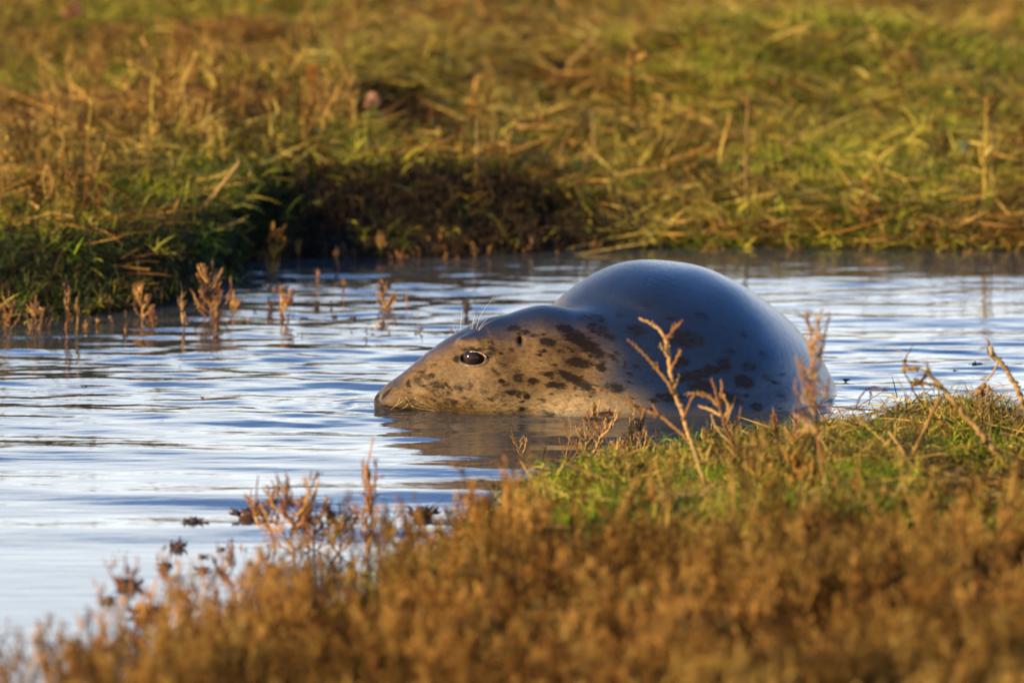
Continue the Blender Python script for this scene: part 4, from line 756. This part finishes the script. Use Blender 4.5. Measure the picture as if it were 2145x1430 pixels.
twig("small_straw", "pale straw lying low on the turf near the right edge", "straw", M_tan, Gt(2100, 1010)[1], [("stem", [(2078, 988), (2100, 1000), (2122, 1014)], 7, 6, 0)], 34)
twig("pointed_straw", "slanting straw above the brown seablite left of the turf", "straw", M_tan, Gt(1290, 1110)[1], [("stem", [(1290, 1090), (1310, 1050), (1330, 1000)], 8, 6, .2)], 35)
# far bank stalks, out of focus
FS2 = [((335, 112), [(336, 60), (335, -30)], 9, M_tan, "pale vertical stalk reaching out of the top left"), ((412, 318), [(428, 265), (442, 215)], 12, M_tan, "bleached short stalk leaning in the left middle grass"), ((442, 215), [(452, 188), (462, 160)], 10, M_weed, "brown leaning stalk just above the bleached one"),
 ((526, 195), [(535, 170), (540, 152)], 11, M_tan, "short pale cut stalk in the left upper grass"), ((418, 452), [(455, 400), (505, 338)], 17, M_tan, "thick pale stick leaning over the promontory"), ((420, 492), [(470, 475), (515, 462)], 10, M_tan, "pale stick lying near the promontory's right end"),
 ((575, 235), [(592, 175), (640, 100)], 9, M_weed, "branching brown stalk left of the orange seed head"), ((570, 240), [(600, 130), (608, 55)], 9, M_weed, "tall dark brown stalk beside the branching one"), ((1180, 172), [(1200, 130), (1250, 85)], 18, M_tan, "curved thick pale stick in the upper centre grass"),
 ((1322, 290), [(1322, 220), (1325, 100)], 16, M_weed, "tall upright brown stalk in the centre right grass"), ((1566, 468), [(1563, 350), (1568, 190)], 13, M_tan, "pale stalk standing just above the far shore behind the seal"), ((1385, 330), [(1383, 260), (1385, 200)], 9, M_weed, "thin brown stalk right of the tall centre one"),
 ((1508, 375), [(1508, 320), (1530, 235)], 10, M_weed, "brown stalk left of the pale shore stalk"), ((1640, 360), [(1650, 300), (1690, 268)], 12, M_tan, "bent brown stalk right of the pale shore stalk"), ((2062, 430), [(2066, 330), (2068, 205)], 13, M_weed, "tall reddish stalk near the right edge"), ((2074, 425), [(2078, 330), (2074, 210)], 7, M_tan, "thin pale stalk touching the tall reddish one"),
 ((2000, 120), [(1998, 60), (1996, -40)], 15, M_tan, "pale broad stalk in the top right corner"), ((1640, 85), [(1620, 30), (1600, -30)], 15, M_tan, "blurred leaning stalk at the top right of centre"), ((1128, 305), [(1125, 260), (1120, 215)], 10, M_tan, "faint tan stalk left of the tall centre one"), ((1240, 350), [(1245, 300), (1240, 235)], 9, M_tan, "short tan stalk near the centre of the far grass"),
 ((95, 125), [(100, 60), (105, -20)], 10, M_tan, "bent pale stalk near the top left corner"), ((150, 110), [(150, 60), (140, 10)], 10, M_weed, "brown flower stalk near the top left corner"), ((670, 430), [(668, 380), (675, 330)], 7, M_weed, "thin stalk in front of the dark hollow"), ((180, 370), [(185, 290), (195, 190)], 9, M_weed, "brown stalk in the left weed patch"),
 ((320, 330), [(318, 250), (322, 150)], 9, M_weed, "rust stalk between the left weeds"), ((380, 300), [(384, 230), (386, 180)], 8, M_tan, "tan stalk right of the rust one"), ((565, 330), [(560, 280), (570, 200)], 9, M_weed, "leaning weed stalk below the branching stalk"), ((990, 260), [(985, 215), (1000, 170)], 10, M_weed, "brown branching stalk right of the dark dip"), ((1000, 370), [(1000, 310), (998, 250)], 9, M_tan, "tan stalk below the dark dip"),
 ((690, 90), [(692, 40), (695, -20)], 10, M_tan, "faint pale stalk at the top left of centre"), ((760, 60), [(765, 20), (770, -30)], 9, M_tan, "second faint pale stalk at the top left of centre"), ((215, 300), [(160, 260), (105, 330)], 7, M_weed, "curved brown stalk bowing over at the left")]
for i, (b_, pts, wd, mt, lab) in enumerate(FS2):
    Yq = Gt(*b_)[1]; wd *= .72; pa = [("stem", [b_]+pts, wd, wd*.6, .25 if mt is M_weed else .05)]; mt = M_ftan if mt is M_tan else mt; rr = np.random.default_rng(600+i); top = pts[-1]
    if mt is M_weed:
        for q in range(4): u = rr.uniform(.3, .95); x_, y_ = b_[0]+(top[0]-b_[0])*u, b_[1]+(top[1]-b_[1])*u; pa.append(("branch", [(x_, y_), (x_+rr.normal(0, 12), y_-18), (x_+rr.normal(0, 18), y_-rr.uniform(25, 45))], wd*.8, wd*.5, .9))
    twig("dead_stalk", lab, "dead stalk", mt, Yq, pa, 700+i, group="dead stalks on the far bank")
def blob_plant(name, label, cat, px, py, w_, h_, mat, seed, n=40, stalk=85):
    p = Gt(px, py+stalk); s = pxm(p[1]); t = thing(name, label, cat, p); r = np.random.default_rng(seed); mb = MB(); H = (stalk)*s
    mb.tube([(0, 0, -.01), (.002, 0, H*.5), (0, 0, H)], [.002, .0018, .0015], 5); link("stem", mb.mesh("stem"), M_weed, t); mb = MB()
    for i in range(n): d = unit(r.normal(0, 1, 3)); mb.spindle(np.array([0, 0, H])+d*np.array([w_, w_, h_])*s*.12, d*np.array([w_, w_, h_])/max(w_, h_), .5*s*math.hypot(*(d[[0, 2]]*np.array([w_, h_]))), s*3.2, 5)
    link("flower_head", mb.mesh("flower_head"), mat, t)
blob_plant("seed_head", "oval orange-brown seed head in the upper left grass", "seed head", 654, 155, 20, 46, M_orange, 61)
blob_plant("pale_flower", "round pale pink flower head beside the dark dip", "flower", 781, 213, 34, 34, M_pale, 62)
blob_plant("white_flower", "small whitish flower head in the right-hand grass", "flower", 2018, 308, 24, 28, M_grey, 63)
blob_plant("seed_head", "pale brown seed head near the top left corner", "seed head", 150, 22, 44, 34, M_pale, 64)
def leafplant(label, px, py, H_, mat, seed, n=16, group=None, wd=(.008, .014)):
    p = Gt(px, py); r = np.random.default_rng(seed); t = thing("leafy_plant", label, "leafy plant", p, group)
    for i in range(n):
        mb = MB(); a = r.uniform(0, 6.28); ln = r.uniform(.15, 1.1); d = np.array([math.cos(a)*math.sin(ln), math.sin(a)*math.sin(ln), math.cos(ln)]); mb.blade(np.array([r.normal(0, .01), r.normal(0, .01), -.003]), d, H_*pxm(p[1])*r.uniform(.6, 1.1), r.uniform(*wd), r.uniform(.2, 1.4), unit(np.array([-d[1], d[0], .1])), 5)
        link("leaf", mb.mesh("leaf"), mat, t)
for i, (a, b_, h_, mt, lab) in enumerate([(1490, 480, 70, M_lime, "bright lime leafy plant on the far shore behind the seal's back"), (1530, 478, 60, M_lime, "lime leafy plant just right of the brightest one"), (1625, 470, 75, M_lime, "yellow-green leafy plant right of the pale shore stalk"), (1350, 420, 60, M_lime, "lime leafy plant upslope of the far shore"),
   (215, 440, 50, M_grey, "grey-green leafy plant on top of the promontory"), (260, 470, 45, M_grey, "lower grey-green leafy plant on the promontory's brow"), (120, 470, 40, M_grey, "small grey-green plant on the promontory's left"), (1990, 290, 70, M_lime, "yellow leafy tuft in the right-hand grass"), (2120, 280, 60, M_lime, "yellow leafy tuft at the right edge"), (740, 280, 55, M_lime, "yellow-green leaf spray left of the dark dip"),
   (1220, 500, 50, M_turf, "dark green tuft at the waterline above the seal's neck"), (330, 560, 60, M_turf, "dark green spiky tuft at the promontory's right foot")]): leafplant(lab, a, b_, h_, mt, 800+i)
